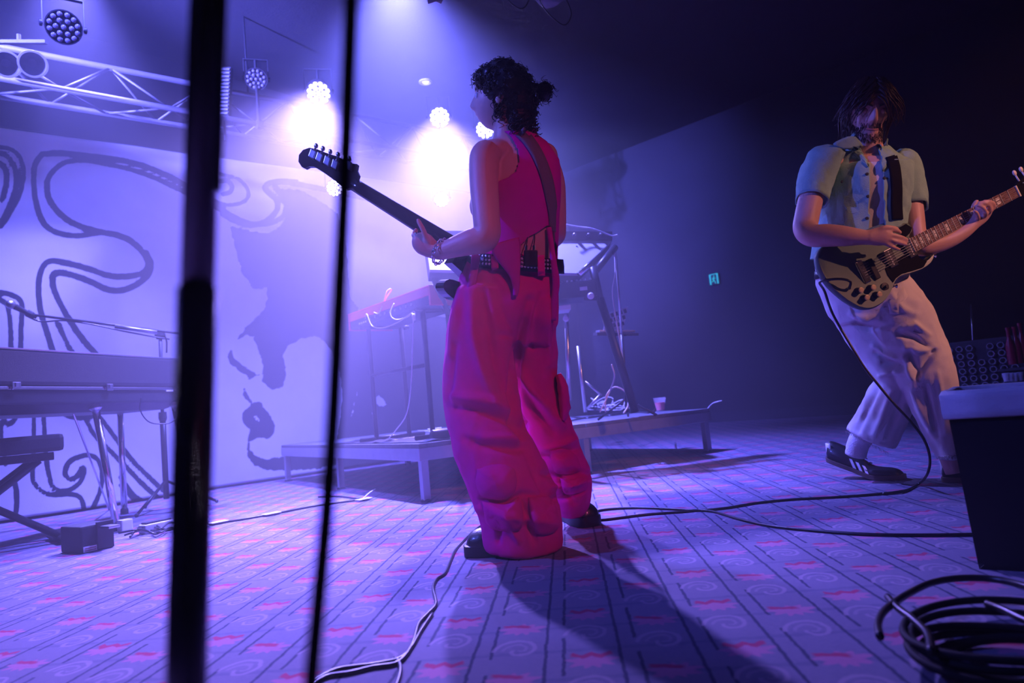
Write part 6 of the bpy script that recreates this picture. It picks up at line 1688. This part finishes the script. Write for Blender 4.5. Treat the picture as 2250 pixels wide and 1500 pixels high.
# ================================================================== his guitar
M['olive_lacquer'] = mat('pale_olive_lacquer', (0.13, 0.20, 0.155), 0.5, var=0.05, coat=0.05, spec=0.3)
M['pickguard'] = mat('black_pickguard', (0.005, 0.005, 0.007), 0.75, var=0.1, spec=0.08)
M['rosewood'] = mat('rosewood', (0.16, 0.06, 0.045), 0.5, var=0.25, scale=30)
M['pearl'] = mat('pearl_inlay', (0.9, 0.88, 0.75), 0.25, var=0.1)
M['gold_knob'] = mat('amber_knob', (0.75, 0.6, 0.35), 0.25, 0.3, var=0.05)
gt = thing('electric_guitar', 'pale olive double horned electric guitar with a black pickguard held by the man', 'guitar', W(1900, 680, 2.6))
def gp(px, py, off=0.0):               # the plane of the guitar face: leans back a little at the top
    d = 2.585 + (590 - py) * .00055 + (1900 - px) * -.00012
    return W(px, py, d) - FWD * off
OUT = [(1795, 565), (1798, 585), (1806, 604), (1822, 628), (1845, 650), (1868, 667), (1890, 678), (1912, 680), (1935, 670), (1952, 653), (1962, 634), (1970, 616), (1984, 605), (2005, 599), (2030, 590), (2049, 576), (2056, 558), (2040, 573), (2023, 568), (2014, 555), (2016, 543), (2008, 530), (1999, 516), (2006, 502), (1998, 489), (1970, 485), (1938, 491), (1900, 506), (1860, 520), (1820, 536), (1803, 549)]
OUTs = [(p.x, p.y) for p in cat([(x, y, 0) for x, y in OUT] + [(*OUT[0], 0)], 3)[:-1]]
gcx = sum(p[0] for p in OUTs) / len(OUTs); gcy = sum(p[1] for p in OUTs) / len(OUTs)
bm = BM(); th = .036
front = [gp(gcx + (x - gcx) * .965, gcy + (y - gcy) * .955) for x, y in OUTs]
edge1 = [gp(x, y, -.010) for x, y in OUTs]; edge2 = [gp(x, y, -.030) for x, y in OUTs]; back = [gp(gcx + (x - gcx) * .96, gcy + (y - gcy) * .95, -.040) for x, y in OUTs]
rings_to_faces(bm, [front, edge1, edge2, back]); autosmooth(obj('guitar_body', bm, M['olive_lacquer'], gt), 50)
PG = [(1948, 580), (1968, 572), (2008, 545), (2013, 556), (2021, 568), (2036, 574), (2028, 587), (2003, 595), (1982, 601), (1968, 611), (1962, 620), (1950, 604), (1945, 590)]
bm = BM(); prism(bm, [gp(x, y, .003) for x, y in PG], [gp(x, y, -.002) for x, y in PG]); obj('pickguard', bm, M['pickguard'], gt)
PG2 = [(1975, 500), (1990, 492), (2003, 500), (1999, 512), (1990, 520), (1978, 514)]
bm = BM(); prism(bm, [gp(x, y, .003) for x, y in PG2], [gp(x, y, -.002) for x, y in PG2]); obj('pickguard', bm, M['pickguard'], gt)
ga = (gp(2227, 424) - gp(1990, 545)).normalized(); gn = -FWD; gn = (gn - ga * gn.dot(ga)).normalized(); gs = gn.cross(ga).normalized()
for (px, py), w_ in (((1953, 568), .020), ((1996, 546), .020)):
    bm = BM(); box(bm, gp(px, py, .008), .038, .072, .014, ga, gs, gn, .003); pk_ = obj('pickup', bm, M['chrome'], gt)
    for q in range(6):
        bm = BM(); lathe(bm, gp(px, py, .014) + gs * (-.026 + .0104 * q), gn, [(.0028, 0), (.0028, .002)], 8); obj('pole_screw', bm, M['steel'], pk_)
bm = BM(); box(bm, gp(1915, 592, .010), .022, .082, .016, ga, gs, gn, .003); brg = obj('bridge', bm, M['black_metal'], gt)
bm = BM(); box(bm, gp(1893, 598, .008), .03, .09, .012, ga, gs, gn, .004); obj('tailpiece', bm, M['chrome'], gt)
for px, py in ((1884, 639), (1911, 633), (1897, 655), (1924, 648)):
    bm = BM(); lathe(bm, gp(px, py), gn, [(.013, 0), (.013, .003), (.0115, .004), (.0105, .019), (.008, .021)], 18); k1 = autosmooth(obj('control_knob', bm, M['black_plastic'], gt))
    bm = BM(); lathe(bm, gp(px, py) + gn * .019, gn, [(.0102, 0), (.0105, .004), (.007, .0055)], 18); obj('knob_cap', bm, M['gold_knob'], k1)
bm = BM(); lathe(bm, gp(1944, 630), gn, [(.016, 0), (.016, .003), (.005, .004), (.005, .014)], 20); obj('toggle_switch', bm, M['black_plastic'], gt)
bm = BM(); rod(bm, gp(1862, 634), gp(1862, 634) + gn * .012, .006); obj('output_jack', bm, M['chrome'], gt)
for px, py in ((2052, 560), (1966, 628)):
    bm = BM(); lathe(bm, gp(px, py, -.012), RGT, [(.006, 0), (.004, .008), (.008, .014)], 10); obj('strap_button', bm, M['chrome'], gt)
# neck, frets, inlays, headstock
nb_, nn_ = gp(1998, 541, .012), gp(2227, 423, .012)
bm = BM(); rings = []
for q in range(12):
    t = q / 11; c = nb_ + (nn_ - nb_) * t; w_ = .028 - .006 * t
    rings.append([c + gs * (w_ * math.cos(a)) - gn * (.018 * math.sin(a)) for a in [math.pi * j / 10 for j in range(11)]])
rings_to_faces(bm, rings); obj('neck', bm, M['olive_lacquer'], gt, True)
bm = BM(); prism(bm, [nb_ + gs * .028 + gn * .006, nn_ + gs * .022 + gn * .006, nn_ - gs * .022 + gn * .006, nb_ - gs * .028 + gn * .006], [nb_ + gs * .028, nn_ + gs * .022, nn_ - gs * .022, nb_ - gs * .028]); fb = obj('fretboard', bm, M['rosewood'], gt)
NL = (nn_ - nb_).length; SCL = NL / (1 - 2 ** (-22 / 12))
for k_ in range(1, 23):
    x_ = SCL * (1 - 2 ** (-k_ / 12)); c = nn_ - ga * min(x_, NL - .001); w_ = .022 + .006 * x_ / NL
    bm = BM(); box(bm, c + gn * .0068, .0022, w_ * 2, .0022, ga, gs, gn); obj('fret', bm, M['steel'], fb)
for k_ in (3, 5, 7, 9, 12, 15, 17, 19, 21):
    x_ = SCL * (1 - (2 ** (-(k_ - 1) / 12) + 2 ** (-k_ / 12)) / 2); dx_ = SCL * (2 ** (-(k_ - 1) / 12) - 2 ** (-k_ / 12)); c = nn_ - ga * x_
    for s_ in (-1, 1):
        bm = BM(); box(bm, c + gn * .0062 + gs * s_ * .0075, dx_ * .5, .0115, .0016, ga, gs, gn); obj('inlay', bm, M['pearl'], fb)
bm = BM(); box(bm, nn_ + ga * .003 + gn * .006, .006, .046, .008, ga, gs, gn); obj('nut', bm, M['pearl'], gt)
HD = [(-.0, .022), (.03, .030), (.10, .040), (.17, .036), (.185, .012), (.178, 0), (.185, -.012), (.17, -.036), (.10, -.040), (.03, -.030), (0, -.022)]
bm = BM(); prism(bm, [nn_ + ga * (x + .006) + gs * y + gn * (.004 - x * .2) for x, y in HD], [nn_ + ga * (x + .006) + gs * y + gn * (-.010 - x * .2) for x, y in HD]); hs2 = obj('headstock', bm, M['pickguard'], gt)
for s_ in (-1, 1):
    for q in range(3):
        c = nn_ + ga * (.045 + .045 * q) + gs * s_ * .026 + gn * (.002 - (.045 + .045 * q) * .2)
        bm = BM(); rod(bm, c, c + gs * s_ * .032 - gn * .004, .003, 8); ellipsoid(bm, c + gs * s_ * .042 - gn * .004, ga * .009, gs * .012, gn * .005, 10, 8); obj('tuner_key', bm, M['pearl'], hs2, True)
        bm = BM(); lathe(bm, c - gs * s_ * .008, gn, [(.004, 0), (.003, .014)], 10); obj('string_post', bm, M['chrome'], hs2)
for q in range(6):
    a = gp(1893, 598, .017) + gs * (-.025 + .010 * q); b = nn_ + gs * (-.018 + .0072 * q) + gn * .010
    bm = BM(); rod(bm, a, b, .0007, 4); obj('string', bm, M['steel'], gt)
M['black_webbing'] = mat('black_webbing', (0.008, 0.008, 0.011), 0.85, var=0.2, spec=0.1)
# strap, cable
bm = BM(); ribbon(bm, sb_, [(1958, 342, 13), (1966, 370, 13), (1970, 410, 13), (1970, 450, 13), (1972, 482, 13)], 12, 2.68, .004, 8, .010); obj('strap', bm, M['black_webbing'], gt, True)
bm = BM(); tube(bm, [gp(1862, 634) + gn * .012, gp(1855, 622) + gn * .035, gp(1840, 616) + gn * .03, gp(1822, 615) + gn * .012, gp(1812, 618, -.04), W(1812, 640, 2.68), W(1830, 690, 2.66), W(1870, 760, 2.62), W(1900, 808, 2.58), W(1928, 843, 2.55), W(1960, 882, 2.52), W(2000, 925, 2.50), W(2030, 965, 2.50), W(2043, 1005, 2.50), W(2038, 1040, 2.50), G(2020, 1068) + Vector((0, 0, .01)), G(1985, 1083) + Vector((0, 0, .006)), G(1940, 1088) + Vector((0, 0, .006))], .0048, 8, 6)
props(obj('guitar_cable', bm, M['cable'], None, True), 'black cable hanging from the guitar in a wide loop to the carpet', 'cable')
